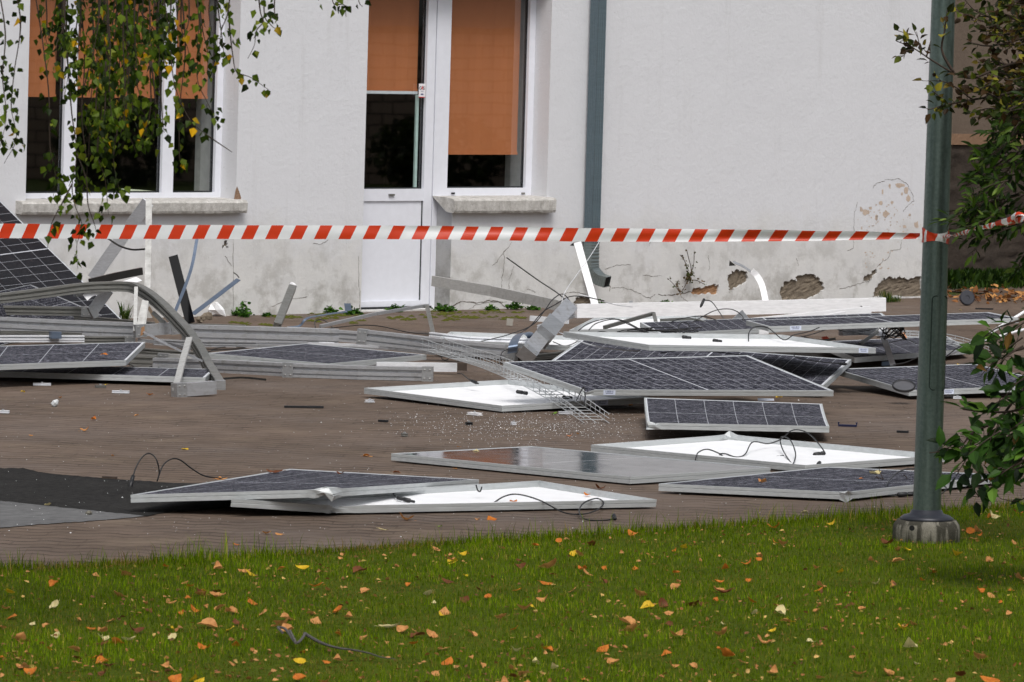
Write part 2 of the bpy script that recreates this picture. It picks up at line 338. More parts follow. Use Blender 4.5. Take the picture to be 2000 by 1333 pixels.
# ------------------------------------------------------------------ white building
A0 = wp(705, 608)
bld = thing('white_building', 'white plastered building with orange blinds, cracked and patched at the foot', 'building', (A0[0], WY, 0), lean=True)
def wx(x, y, dy=0.): return wp(x, y, dy)[0]
def wz(x, y, dy=0.): return wp(x, y, dy)[2]
FD = .2                                                          # frame depth behind the facade
XR = wx(1806, 500); XL = -4.0; ZT = 6.4
L0, L1 = wx(52, 300), wx(463, 300); LZ0, LZ1 = wz(250, 394), 2.9
D0 = wx(708, 480); DB = wx(881, 500); DX1 = wx(1073, 200); DZ1 = wz(960, -30); SZ = wz(980, 388)
for _d in (.14, .18, .22, .26):
    if abs(wproj((L1, WY+_d, 1.2))[0]-432) < abs(wproj((L1, WY+FD, 1.2))[0]-432): FD = _d
holes = [[(L0, LZ0), (L1, LZ0), (L1, LZ1), (L0, LZ1)],
         [(D0, .012), (DB, .012), (DB, SZ), (DX1, SZ), (DX1, DZ1), (D0, DZ1)]]
def P2(l): return [(wp(x, y)[0], max(.015, wp(x, y)[2])) for x, y in l]
def rough_poly(pl, amp=.012, n=4):
    o = []
    for i in range(len(pl)):
        a, b = pl[i], pl[(i+1) % len(pl)]
        for k in range(n):
            t = k/n; o.append((a[0]+(b[0]-a[0])*t+rnd.uniform(-amp, amp)*(k > 0), max(.013, a[1]+(b[1]-a[1])*t+rnd.uniform(-amp, amp)*(k > 0))))
    return o
patches = [([(1527, 590), (1524, 566), (1530, 553), (1547, 545), (1555, 549), (1556, 539), (1590, 536), (1600, 543), (1611, 562), (1600, 575), (1578, 590)], RENDERC),
    ([(1424, 556), (1420, 538), (1436, 528), (1455, 531), (1463, 540), (1455, 554), (1440, 562), (1424, 573)], RENDERC),
    ([(1686, 552), (1688, 541), (1700, 536), (1714, 521), (1711, 536), (1702, 545), (1697, 552)], RENDERC),
    ([(1704, 592), (1708, 570), (1722, 548), (1735, 541), (1750, 545), (1757, 538), (1775, 546), (1801, 540), (1801, 592)], RENDERC),
    ([(1350, 573), (1356, 562), (1372, 563), (1390, 557), (1404, 556), (1402, 574), (1376, 575)], BRICK),
    ([(1118, 594), (1124, 583), (1138, 579), (1158, 582), (1163, 594)], RENDERC),
    ([(434, 483), (441, 469), (446, 480), (444, 485)], RENDERC)]
ph = [rough_poly(P2(p), .014, 6) for p, m_ in patches]
def facade(outer, hl, y):
    tri = geometry.tessellate_polygon([[V((a, b, 0)) for a, b in c] for c in [outer]+hl])
    flat = [q for c in [outer]+hl for q in c]; mb = MB(); mb.add([(a, y, b) for a, b in flat], [t for t in tri]); return mb
outer = [(XL, -.01), (XR, -.01), (XR, ZT), (XL, ZT)]
mb = facade(outer, holes+ph, WY)
for h, dep in [(holes[0], FD), (holes[1], FD)]+[(p, .022) for p in ph]:   # reveals and broken plaster rims
    n = len(h)
    for i in range(n):
        a, b = h[i], h[(i+1) % n]; mb.add([(a[0], WY, a[1]), (b[0], WY, b[1]), (b[0], WY+dep, b[1]), (a[0], WY+dep, a[1])], [(0, 1, 2, 3)])
mb.add([(XR, WY, -.01), (XR, WY+7, -.01), (XR, WY+7, ZT), (XR, WY, ZT)], [(0, 1, 2, 3)])
mb.add([(XL, WY, -.01), (XL, WY+7, -.01), (XL, WY+7, ZT), (XL, WY, ZT)], [(3, 2, 1, 0)])
wall = obj('wall', mb, PL, bld)
for (pl_, m_), p in zip(patches, ph):
    xs = [q[0] for q in p]; zs = [q[1] for q in p]; b = MB(); n = 14
    x0, x1, z0, z1 = min(xs)-.03, max(xs)+.03, max(.001, min(zs)-.03), max(zs)+.03
    g = [(x0+(x1-x0)*i/n, WY+.022-.012*mnoise.noise(V((i*1.1+x0, j*1.3, 3))), z0+(z1-z0)*j/n) for j in range(n+1) for i in range(n+1)]
    b.add(g, [(j*(n+1)+i, j*(n+1)+i+1, (j+1)*(n+1)+i+1, (j+1)*(n+1)+i) for j in range(n) for i in range(n)]); o = obj('bare_patch', b, m_, bld)
    o['label'] = 'bare patch where the plaster has fallen off'
mb = MB(); mb.box((XL-.3, WY-.4, ZT), (XR+.3, WY+7.4, ZT+.2)); obj('roof', mb, simple('roof_sheet', lin(70, 66, 64), .7), bld)
# rooms (dark) behind the windows, with their painted inner reveals
def room(x0, x1, z0, z1, tag_):
    y0 = WY+FD+.07; t = .27; b = MB()
    b.add([(x1, y0, z0), (x1, y0+t, z0), (x1, y0+t, z1), (x1, y0, z1)], [(0, 1, 2, 3)]); b.add([(x0, y0, z0), (x0, y0+t, z0), (x0, y0+t, z1), (x0, y0, z1)], [(0, 1, 2, 3)])
    b.add([(x0, y0, z0-.001), (x1, y0, z0-.001), (x1, y0+t, z0-.001), (x0, y0+t, z0-.001)], [(0, 1, 2, 3)]); obj('inner_reveal', b, INNER, bld)
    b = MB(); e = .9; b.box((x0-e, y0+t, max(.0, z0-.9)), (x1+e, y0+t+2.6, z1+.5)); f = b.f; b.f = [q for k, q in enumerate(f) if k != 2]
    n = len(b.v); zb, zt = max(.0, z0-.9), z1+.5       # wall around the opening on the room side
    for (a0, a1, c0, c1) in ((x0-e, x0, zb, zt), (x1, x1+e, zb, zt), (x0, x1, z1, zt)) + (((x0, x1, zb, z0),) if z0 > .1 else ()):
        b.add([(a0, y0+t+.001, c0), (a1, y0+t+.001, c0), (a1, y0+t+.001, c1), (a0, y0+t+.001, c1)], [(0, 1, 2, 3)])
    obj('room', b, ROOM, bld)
def bar(b, x0, x1, z0, z1, y0, y1): b.box((x0, y0, z0), (x1, y1, z1)); return b
def pane(par, x0, x1, z0, z1, yg, bz=None, bmat=None, blind_off=.05, edge_white=False):
    b = MB(); b.add([(x0, yg, z0), (x1, yg, z0), (x1, yg, z1), (x0, yg, z1)], [(0, 1, 2, 3)]); obj('pane', b, GLASS, par)
    b = MB(); s = .012; y = yg-.004                                        # black rubber gasket
    bar(b, x0, x0+s, z0, z1, y, yg+.02); bar(b, x1-s, x1, z0, z1, y, yg+.02); bar(b, x0+s, x1-s, z0, z0+s, y, yg+.02); obj('gasket', b, GASK, par)
    if bz is not None:
        b = MB(); n = 12; b.add([(x0+.0+(x1-x0-.03)*i/n, yg+blind_off+.004*math.sin(i*1.7), z) for z in (bz+.02, z1) for i in range(n+1)], [(i, i+1, n+2+i, n+1+i) for i in range(n)])
        bar(b, x0, x1-.03, bz, bz+.022, yg+blind_off-.006, yg+blind_off+.006)
        bl = obj('blind', b, BLIND, par)
        if edge_white:
            b = MB(); bar(b, x0, x1-.03, bz-.026, bz-.001, yg+blind_off-.01, yg+blind_off+.01); obj('bottom_rail', b, WHITE, bl)
yF = WY+FD; yG = WY+FD+.035
def fx(x, y): return wx(x, y, FD)
def fz(x, y): return wz(x, y, FD)
# left window
win = bpy.data.objects.new('window', None); C.objects.link(win); win.parent = bld; win['label'] = 'wide three-light window behind hanging birch twigs'
zg0, zf0 = fz(250, 377), LZ0; b = MB()
gx = lambda x, y=280: wx(x, y, FD)
bar(b, L0, L1, zf0, zg0, yF, yF+.07)
f1, f2, f3, f4, f5 = gx(125), gx(148.5), gx(318), gx(340), gx(421.5)
for a0, a1 in ((f1, f2), (f3, f4), (f5, L1)): bar(b, a0, a1, zg0, LZ1, yF, yF+.07)
bar(b, L0, L0+.06, zg0, LZ1, yF, yF+.07); bar(b, L0+.06, L1, LZ1-.07, LZ1, yF+.001, yF+.069)
obj('window_frame', b, WHITE, win)
for a0, a1 in ((L0+.06, f1), (f2, f3), (f4, f5)): pane(win, a0, a1, zg0, LZ1-.07, yG, fz(250, 192))
room(L0, L1, LZ0, LZ1, 0)
# door and the window beside it
door = bpy.data.objects.new('door', None); C.objects.link(door); door.parent = bld; door['label'] = 'white glazed door with an orange blind'
dpost = gx(846.5, 300); wpost = gx(862.5, 300); dzg = fz(770, 369.5); dzr = fz(770, 393); dzp = fz(770, 588); g0 = D0+.085; g1 = gx(829.5, 300)
b = MB(); bar(b, D0, g0, .03, DZ1, yF, yF+.065); bar(b, g1, dpost-.008, .03, DZ1, yF, yF+.065); bar(b, g0, g1, dzr, dzg, yF+.001, yF+.064); bar(b, g0, g1, .03, dzp, yF+.001, yF+.064)
bar(b, g0, g1, DZ1-.1, DZ1, yF+.001, yF+.064); obj('door_frame', b, WHITE, door)
b = MB(); bar(b, g0, g1, dzp, dzr, yF+.016, yF+.05); obj('lower_panel', b, WHITE, door)
b = MB(); bar(b, g1-.008, g1-.001, dzp, dzr, yF+.008, yF+.0155); bar(b, dpost-.008, dpost, .03, DZ1, yF+.02, yF+.06); bar(b, D0, dpost, .012, .03, yF-.03, yF+.06); obj('dark_joint', b, GASK, door)
pane(door, g0, g1, dzg, DZ1-.1, yG, fz(770, 178), edge_white=True)
b = MB(); xr = gx(821, 280); bar(b, xr-.014, xr+.014, dzg, fz(770, 185), yG+.012, yG+.03); obj('inner_rod', b, simple('pale_rod', lin(196, 216, 212), .5), door)
b = MB(); q0 = wp(764, 381, FD); b.box((q0[0]-.03, yF-.014, q0[2]-.008), (q0[0]+.03, yF, q0[2]+.008)); obj('drain_cap', b, ALUD, door)
# sticker on the door edge
st0, st1 = wp(817.5, 190, FD), wp(830.5, 164, FD); b = MB(); yy = yF-.003; bar(b, st0[0], st1[0], st0[2], st1[2], yy, yy+.003); stk = obj('door_sticker', b, simple('sticker_white', lin(232, 230, 234), .5, 0, .02), door)
stk['label'] = 'small white sticker printed G4S'
def letters(par, txt, x, y, z, size, mat, xdir=1):
    cu = bpy.data.curves.new('lettering', 'FONT'); cu.body = txt; cu.size = size; cu.align_x = 'CENTER'; cu.offset = size*.02
    to = bpy.data.objects.new('lettering', cu); C.objects.link(to); dg = bpy.context.evaluated_depsgraph_get(); me = to.evaluated_get(dg).to_mesh()
    b = MB(); b.add([(x+v.co.x, y, z+v.co.y) for v in me.vertices], [tuple(p.vertices) for p in me.polygons]); to.evaluated_get(dg).to_mesh_clear(); bpy.data.objects.remove(to)
    return obj('lettering', b, mat, par)
sx = (st0[0]+st1[0])/2; h_ = st1[2]-st0[2]
letters(stk, 'G', sx-.021, yy-.001, st0[2]+h_*.55, .040, BLK); letters(stk, '4', sx, yy-.0012, st0[2]+h_*.55, .046, REDINK); letters(stk, 'S', sx+.019, yy-.001, st0[2]+h_*.55, .040, BLK)
b = MB(); bar(b, sx-.012, sx+.014, st0[2]+h_*.42, st0[2]+h_*.44, yy-.002, yy); bar(b, sx-.014, sx+.014, st0[2]+h_*.16, st0[2]+h_*.26, yy-.002, yy); obj('small_print', b, INK, stk)
b = MB(); bar(b, st0[0], st1[0], st0[2]-.004, st0[2]+.002, yy-.001, yy+.002); obj('red_edge', b, REDINK, stk)
w2 = bpy.data.objects.new('window', None); C.objects.link(w2); w2.parent = bld; w2['label'] = 'narrow window beside the door with its blind three quarters down'
wg0, wg1 = gx(875, 300), gx(1028, 300); wr = DX1; wzg = fz(950, 367.5); wzf = fz(950, 385)
b = MB(); bar(b, dpost, wpost, .012, DZ1, yF-.006, yF+.075); bar(b, wpost, wg0, wzf, DZ1, yF, yF+.07); bar(b, wg1, wr, wzf, DZ1, yF, yF+.07); bar(b, wg0, wg1, wzf, wzg, yF+.001, yF+.069); bar(b, wg0, wg1, DZ1-.07, DZ1, yF+.001, yF+.069)
fr = obj('window_frame', b, WHITE, w2)
for (hx, m_) in ((884, BLK), (1021, ALUD)):
    q0 = wp(hx, 378, FD); b = MB(); b.box((q0[0]-.018, yF-.010, q0[2]-.007), (q0[0]+.018, yF-.001, q0[2]+.007)); obj('drain_cap', b, m_, fr)
for hx in (84, 235, 383):
    q0 = wp(hx, 389, FD); b = MB(); b.box((q0[0]-.018, yF-.010, q0[2]-.003), (q0[0]+.018, yF-.001, q0[2]+.005)); obj('drain_cap', b, BLK, win)
pane(w2, wg0, wg1, wzg, DZ1-.07, yG, fz(950, 303))
room(D0, DX1, .02, DZ1, 1)
b = MB(); b.box((DB, WY+.004, .012), (DX1, WY+FD+.07, SZ-.004)); obj('breast_wall', b, PL, bld)
# a pale rolled sheet lying inside the left window
q0 = wp(275, 370, FD+.2); b = MB(); b.sweep([(q0[0]-.20, WY+FD+.2, LZ0+.05), (q0[0]+.30, WY+FD+.22, LZ0+.018)], [(.06*math.cos(t*math.pi/5), .045*math.sin(t*math.pi/5)) for t in range(10)])
tag(obj('paper_roll', b, simple('cream_paper', lin(206, 210, 186), .7)), 'pale paper roll lying on the inner sill of the wide window', 'paper roll')
# sills
def sill(x0, x1, ytop, ybot, out, name, seed):
    zt, zb = wz((x0+x1)/2, ytop), 0; n = 90; X0, X1 = wx(x0, ytop+10, -out), wx(x1, ytop+10, -out)
    zt = wz(x0+10, ytop, FD*.0); zb = wz(x0+20, ybot, -out); b = MB(); vs = []
    prof = [(FD, zt+.012), (0, zt+.004), (-out+.02, zt-.004), (-out, zt-.022), (-out+.004, zb+.02), (-out+.014, zb), (.01, zb+.008)]
    for i in range(n+1):
        x = X0+(X1-X0)*i/n; e = 1 if 0 < i < n else .3
        for j, (yy_, zz) in enumerate(prof):
            nz = mnoise.noise(V((x*6+seed, j*.7, seed)))*.003+mnoise.noise(V((x*43, j*1.7, seed)))*.003+mnoise.noise(V((x*90, j*3.7, seed)))*.003
            vs.append((x+(nz if j > 1 else 0), WY+yy_+nz*(1 < j < 6), zz+nz*(j > 1)))
    k = len(prof); fs = [(i*k+j, i*k+j+1, (i+1)*k+j+1, (i+1)*k+j) for i in range(n) for j in range(k-1)]; fs += [tuple(range(k)), tuple(n*k+j for j in range(k))[::-1]]
    b.add(vs, fs); return b, X0, X1
b, a0, a1 = sill(44, 484, 393, 420, .09, 'sill', 1.3); s_ = obj('window_sill', b, SILL, win)
b, a0, a1 = sill(888, 1087, 387, 417, .09, 'sill', 7.7); obj('window_sill', b, SILL, w2)
# cracks as narrow open seams in the render
cracks = [[(1000, 475), (985, 492), (984, 520), (980, 548), (979, 562)], [(985, 492), (970, 512), (962, 520)], [(1003, 520), (995, 545), (994, 565)], [(880, 600), (900, 590), (930, 592), (955, 588), (975, 590), (986, 600)],
    [(912, 610), (925, 598), (955, 590), (990, 590)], [(1161, 505), (1168, 525), (1175, 532), (1188, 548), (1192, 562), (1191, 570)], [(1182, 527), (1192, 522), (1205, 518), (1232, 518)], [(1195, 563), (1215, 562), (1235, 568), (1255, 577), (1270, 583), (1280, 575)],
    [(1255, 537), (1275, 540), (1292, 539)], [(1286, 576), (1300, 578), (1330, 574), (1350, 570)], [(1330, 578), (1340, 588), (1350, 594)], [(1383, 500), (1386, 520), (1384, 530)], [(1706, 367), (1712, 358), (1730, 352), (1755, 350), (1770, 358), (1780, 375), (1785, 392), (1770, 405), (1764, 414)],
    [(1762, 470), (1758, 487), (1740, 490), (1735, 505), (1722, 512), (1713, 522)], [(1655, 490), (1666, 486), (1668, 460), (1668, 420), (1675, 395)], [(1640, 565), (1660, 560), (1685, 553), (1700, 548)], [(455, 440), (456, 500), (455, 612)], [(640, 470), (625, 478), (612, 476)], [(440, 500), (452, 520)],
    [(700, 500), (702, 560), (703, 605)], [(1268, 480), (1270, 470)], [(1140, 540), (1150, 530), (1160, 545)], [(1100, 575), (1120, 570), (1145, 575)], [(530, 600), (560, 585), (600, 580)], [(1030, 565), (1040, 568), (1046, 572)], [(1560, 520), (1555, 505)]]
for c in cracks:
    pts = []; b = MB()
    for i in range(len(c)-1):
        for k in range(5):
            t = k/5; pts.append((c[i][0]+(c[i+1][0]-c[i][0])*t+rnd.uniform(-1.2, 1.2), c[i][1]+(c[i+1][1]-c[i][1])*t+rnd.uniform(-1.2, 1.2)))
    pts.append(c[-1]); P = [wp(x, y, -.0015) for x, y in pts]
    for i in range(len(P)-1):
        wd = rnd.uniform(.0008, .0026)*(1.9 if c[0][0] in (1161, 1286, 880) else 1); d = np.array(P[i+1])-P[i]; nn = np.array([-d[2], 0, d[0]])/(np.linalg.norm(d)+1e-9)*wd
        b.add([P[i]-nn, P[i+1]-nn, P[i+1]+nn, P[i]+nn], [(0, 1, 2, 3)])
    obj('crack', b, CRACK, bld)
# peeled paint flakes (thin bare spots) high on the right of the wall
b = MB()
def blob(cx, cy, rx, ry):
    n = 12; P = []; ph0 = rnd.random()*9
    for i in range(n):
        t = 2*math.pi*i/n; r = .6+.55*abs(mnoise.noise(V((math.cos(t)*1.3+ph0, math.sin(t)*1.3, cx))))*1.6; P.append(wp(cx+rx*r*math.cos(t), cy+ry*r*math.sin(t), -.0012))
    b.add(P, [tuple(range(n))])
for (cx, cy, rx, ry) in [(1757, 362, 12, 5), (1770, 372, 6, 9), (1774, 388, 6, 8), (1762, 379, 3, 4), (1738, 364, 2.5, 6), (1742, 396, 4, 4), (1721, 397, 5, 5), (1690, 415, 8, 7), (1712, 425, 4, 8), (1730, 418, 9, 8), (1682, 410, 4, 6), (1700, 407, 4, 4), (1777, 420, 3, 4), (1790, 440, 5, 9), (1767, 443, 5, 4), (1724, 375, 2, 7), (1683, 446, 2, 4)]:
    b = MB(); blob(cx, cy, rx, ry); obj('peeled_spot', b, PEEL, bld)
b = MB()
for i in range(90):
    cx = rnd.gauss(1730, 30); cy = rnd.gauss(440, 32)
    if 1672 < cx < 1800 and 400 < cy < 500: blob(cx, cy, rnd.uniform(.6, 2.2), rnd.uniform(.6, 2.2))
for i in range(16): blob(rnd.uniform(1690, 1745), rnd.uniform(480, 525), rnd.uniform(.8, 3), rnd.uniform(.8, 2.5))
obj('peeled_specks', b, PEEL, bld)['kind'] = 'stuff'
# small brick chip at the window corner
b = MB(); P = [wp(x, y, -.0014) for x, y in [(457, 389), (460, 372), (463, 364), (467, 374), (471, 386), (470, 393), (463, 391)]]; b.add(P, [tuple(range(7))]); obj('bare_brick', b, simple('chip_brown', lin(134, 108, 88), .9, 0, .35, 60), bld)
# downpipe
pw = wx(1172.6, 200, -.1)-wx(1156, 200, -.1); px0 = wx(1164-.5, 200, -.13); px1 = px0+.098
pb, pt_ = wz(1150, 475, -.1), ZT
b = MB(); prof = [(px0, WY-.13), (px1, WY-.13), (px1, WY-.03), (px0, WY-.03)]
pr = []
for i in range(9): pr.append((px0+(.003 if i % 2 else 0), WY-.03-.1*i/8))
for i in range(1, 9): pr.append((px0+(px1-px0)*i/8, WY-.13+(.003 if i % 2 else 0)))
pr += [(px1, WY-.03)]
b.add([(x, y, z) for z in (pb, pt_) for x, y in pr], [(i, (i+1) % len(pr), len(pr)+(i+1) % len(pr), len(pr)+i) for i in range(len(pr))]); dp = obj('downpipe', b, PIPE, bld)
b = MB(); path = [(px0+.049, WY-.08, pb+.02), (px0+.049, WY-.08, pb-.08), (px0+.049, WY-.085, pb-.2), (px0+.055, WY-.10, pb-.25), (px0+.075, WY-.16, pb-.31), (px0+.1, WY-.24, pb-.335)]
sp = spline([np.array(p) for p in path], 8)
for i in range(len(sp)-1): pass
b.sweep(sp, [(-.046, -.046), (.046, -.046), (.046, .046), (-.046, .046)], ref=(1, 0, 0), scales=[1.0+.05*(i % 2) for i in range(len(sp))], caps=False); obj('spout', b, GALV, dp)
e = V(sp[-1]); t_ = (V(sp[-1])-V(sp[-3])).normalized(); a_ = t_.cross(V((1, 0, 0))).normalized(); c_ = a_.cross(t_)
b = MB(); q = e-t_*.012; b.add([q+a_*.042+c_*.042, q-a_*.042+c_*.042, q-a_*.042-c_*.042, q+a_*.042-c_*.042], [(0, 1, 2, 3)]); obj('spout_opening', b, INSIDE, dp)
for zc in (pb+.03,): b = MB(); b.box((px0-.006, WY-.136, zc), (px1+.006, WY, zc+.03)); obj('pipe_clip', b, GALV, dp)
# ------------------------------------------------------------------ brown house beyond the corner, render and stone colours darkened for shade
bx0 = XR+.35; BY = WY+1.7
hb = thing('brown_house', 'brown rendered house with rough dark stone base, both coloured darker for shade, beyond the white corner', 'building', (bx0+1, BY, 0))
def bz_(x, y): d = ray(x, y); return (CAM+d*(BY/d[1]))[2]
zl0, zl1 = bz_(1900, 283), bz_(1900, 262)
b = MB(); b.box((XR-1, BY, zl1), (XR+14, BY+6, 6.2)); obj('wall', b, concrete_mat('shaded_brown_render', lin(96, 84, 74), lin(110, 97, 85), 3), hb)
b = MB(); b.box((XR-1, BY-.07, zl0), (XR+3.2, BY+1, zl1)); obj('ledge', b, concrete_mat('ledge_stone', lin(122, 96, 76), lin(140, 112, 90), 5), hb)
b = MB(); n1, n2 = 90, 34; vs = []
for j in range(n2+1):
    for i in range(n1+1):
        x = XR-1+9*i/n1; z = (zl0)*j/n2; vs.append((x, BY-.035-.07*abs(mnoise.noise(V((x*4.5, z*8, 0))))-.04*mnoise.noise(V((x*13, z*19, 4))), z))
b.add(vs, [(j*(n1+1)+i, j*(n1+1)+i+1, (j+1)*(n1+1)+i+1, (j+1)*(n1+1)+i) for j in range(n2) for i in range(n1)]); obj('stone_base', b, concrete_mat('shaded_dark_stone', lin(44, 38, 33), lin(72, 62, 54), 5), hb, smooth=True)
b = MB(); b.box((XR-1.2, BY-.4, 6.2), (XR+14.3, BY+6.4, 6.4)); obj('roof', b, simple('brown_roof', lin(70, 52, 44), .8), hb)
# ------------------------------------------------------------------ what the window glass reflects
rc = np.array([28.4, 32.2, 0])+44*np.array([math.sin(YAW), -math.cos(YAW), 0]); rd = np.array([math.cos(YAW), math.sin(YAW), 0])
bw = thing('block_wall', 'garden wall of grey concrete blocks mirrored in the window glass', 'wall', rc)
b = MB(); b.box((-26, -.12, 0), (26, .12, 2.62)); w_ = obj('blocks', b, block_mat(), None, loc=(0, 0, 0)); w_.parent = bw
b = MB(); b.box((-26, -.16, 2.62), (26, .16, 2.70)); w_ = obj('coping', b, CONC, None, loc=(0, 0, 0)); w_.parent = bw; bw.rotation_euler = (0, 0, YAW)
# ------------------------------------------------------------------ solar panels
def panel(corners, up, label, mat=None, h=.036, crumple=(), sag=0., sticker=None, part_labels=None, group='fallen solar panels'):
    c = [np.array(q, float) for q in corners]
    if up is None: up = True
    lu = (np.linalg.norm(c[1]-c[0])+np.linalg.norm(c[2]-c[3]))/2; lv = (np.linalg.norm(c[3]-c[0])+np.linalg.norm(c[2]-c[1]))/2
    n = np.cross(c[1]-c[0], c[3]-c[0]); n /= np.linalg.norm(n); flip = n[2] < 0
    if flip: n = -n
    ctr = sum(c)/4; z0 = min(q[2] for q in c)
    def S(u, v, o=0., d=0., wob=True):
        u2 = o/lu+u*(1-2*o/lu); v2 = o/lv+v*(1-2*o/lv)
        q = (1-u2)*(1-v2)*c[0]+u2*(1-v2)*c[1]+u2*v2*c[2]+(1-u2)*v2*c[3]
        q = q-n*(d+sag*4*u2*(1-u2)*1.)
        for (cu, cv, R, amp) in crumple:
            k = math.hypot((u2-cu)*lu, (v2-cv)*lv)/R
            if k < 1 and wob:
                nz = mnoise.noise_vector(V(q*38)); q = q+np.array(nz)*amp*(1-k)**1.2
        return q
    t = thing('solar_panel', label, 'solar panel', (ctr[0], ctr[1], max(0, z0-h)), group)
    # frame ring
    w_ = .011
    prof = [(0, 0), (0, .40*h), (.0022, .43*h), (.0022, .50*h), (0, .53*h), (0, h), (.028 if up else w_, h), (.028 if up else w_, h-.002), (w_-.002, h-.003), (w_, 0)]
    per = []; NS = 26
    for k in range(4):
        for i in range(NS):
            s = i/NS; per.append([(s, 0), (1, s), (1-s, 1), (0, 1-s)][k])
    mb = MB(); K = len(prof); vs = [S(u, v, o, d) for (u, v) in per for (o, d) in prof]; L = len(per)
    fs = [(i*K+j, i*K+(j+1) % K, ((i+1) % L)*K+(j+1) % K, ((i+1) % L)*K+j) for i in range(L) for j in range(K)]
    if flip: fs = [f[::-1] for f in fs]
    mb.add(vs, fs[:]); obj('frame', mb, FRM, t)
    mb = MB(); n1, n2 = 22, 14; depth = .0022 if up else .030
    mb.add([S(i/n1, j/n2, w_-.001, depth) for j in range(n2+1) for i in range(n1+1)], [(j*(n1+1)+i, j*(n1+1)+i+1, (j+1)*(n1+1)+i+1, (j+1)*(n1+1)+i) for j in range(n2) for i in range(n1)])
    if flip: mb.f = [f[::-1] for f in mb.f]
    mb.uv = [(i/n1, j/n2) for j in range(n2+1) for i in range(n1+1)]
    obj('cell_face' if up else 'backsheet', mb, mat or (CELL if up else BACK), t, smooth=True)
    mb = MB(); d2 = .008 if up else .0345; vs = [S(i/n1, j/n2, w_-.001, d2) for j in range(n2+1) for i in range(n1+1)]; mb.add(vs, [(j*(n1+1)+i, (j+1)*(n1+1)+i, (j+1)*(n1+1)+i+1, j*(n1+1)+i+1) for j in range(n2) for i in range(n1)])
    if flip: mb.f = [f[::-1] for f in mb.f]
    mb.uv = [(i/n1, j/n2) for j in range(n2+1) for i in range(n1+1)]
    obj('backsheet' if up else 'cell_face', mb, BACK if up else CELL, t, smooth=True)
    for (side, s0, ln) in (sticker or []):      # barcode label on the outer frame wall: side 0..3
        fn = [lambda s, d: S(s, 0, 0, d), lambda s, d: S(1, s, 0, d), lambda s, d: S(1-s, 1, 0, d), lambda s, d: S(0, 1-s, 0, d)][side]
        Lx = lu if side in (0, 2) else lv; a = fn(s0, 0); b_ = fn(s0+ln/Lx, 0); o_ = np.cross(b_-a, n); o_ /= np.linalg.norm(o_)
        if (o_@(a-ctr)) < 0: o_ = -o_
        o_ = o_*.0012; P = lambda s, d: a+(b_-a)*s-n*d+o_
        m2 = MB(); m2.add([P(0, .003), P(1, .003), P(1, h-.003), P(0, h-.003)], [(0, 1, 2, 3)]); st = obj('barcode_label', m2, LABELW, t)
        m2 = MB(); s = .15
        while s < .85:
            w1 = rnd.uniform(.008, .03); o_ = o_*1; m2.add([P(s, .006)+o_*.3, P(s+w1, .006)+o_*.3, P(s+w1, .017)+o_*.3, P(s, .017)+o_*.3], [(0, 1, 2, 3)]); s += w1+rnd.uniform(.012, .04)
        m2.add([P(.2, .021)+o_*.3, P(.8, .021)+o_*.3, P(.8, .024)+o_*.3, P(.2, .024)+o_*.3], [(0, 1, 2, 3)]); obj('barcode', m2, INK, st)
    return t
def cz(*a): return [gp(x, y, z) for (x, y, z) in a]
def cable(par, pts, ends=(), r=.0036, name='cable', lab=None):
    P = spline([pt(*q) for q in pts], 7); mb = MB().tube(P, r, 6); o = obj(name, mb, CABLE, par, smooth=True)
    for e in ends:
        a, b_ = (V(P[0]), V(P[3])) if e == 0 else (V(P[-1]), V(P[-4])); d = (a-b_).normalized()
        m2 = MB().lathe(a-d*.055, d, [(.004, 0), (.009, .004), (.010, .03), (.008, .034), (.0105, .038), (.0105, .07), (.006, .075), (.0055, .095)], 10); obj('connector', m2, BLK, o if par is not None else o, smooth=True)
    return o
def plug(par, x0, y0, x1, y1, g):
    a, b_ = pt(x0, y0, g), pt(x1, y1, g); d = V(b_-a); L = d.length
    m2 = MB().lathe(a, d, [(.006, 0), (.012, .006), (.012, L*.55), (.008, L*.6), (.0115, L*.65), (.0115, L*.95), (.005, L)], 10); return obj('connector', m2, BLK, par, smooth=True)
# front row
P_B = panel(cz((764, 886, .045), (1231, 931.6, .045), (1505, 913.6, .05), (1037, 871.6, .045)), True, 'intact glossy dark panel lying flat, mirroring the orange window', mat=CELLOK)
P_D = panel(cz((452, 975, .085), (1052.6, 939, .045), (1283, 976, .045), (657, 988.5, .045)), False, 'upturned white panel nearest the lawn, its left corner bent', crumple=[(0, 1, .14, .014)], sag=-.0)
P_E = panel(cz((255, 967, .085), (566, 916, .055), (935.5, 937, .05), (646, 956, .135)), True, 'shattered panel with crumpled near corner overhanging the dark asphalt', crumple=[(0, 1, .13, .05)])
P_I = panel(cz((1286.6, 945, .05), (1616, 912, .045), (1967, 927.5, .05), (1653, 961.8, .05)), True, 'shattered panel with a twig and leaves on it, next to the pole foot', crumple=[(0, 1, .07, .03)])
P_H = panel(cz((1154, 869, .045), (1573, 909.2, .045), (1852, 889, .05), (1426, 849, .06)), False, 'upturned white panel with a looped cable and dented far corner', crumple=[(0, 1, .10, .045)])
P_C = panel(cz((1264, 826, .10), (1258, 777, .13), (1606, 789, .12), (1620, 833, .09)), True, 'narrow-looking shattered panel lying alone below the pile', crumple=[(0, 0, .09, .04)], sag=.012)
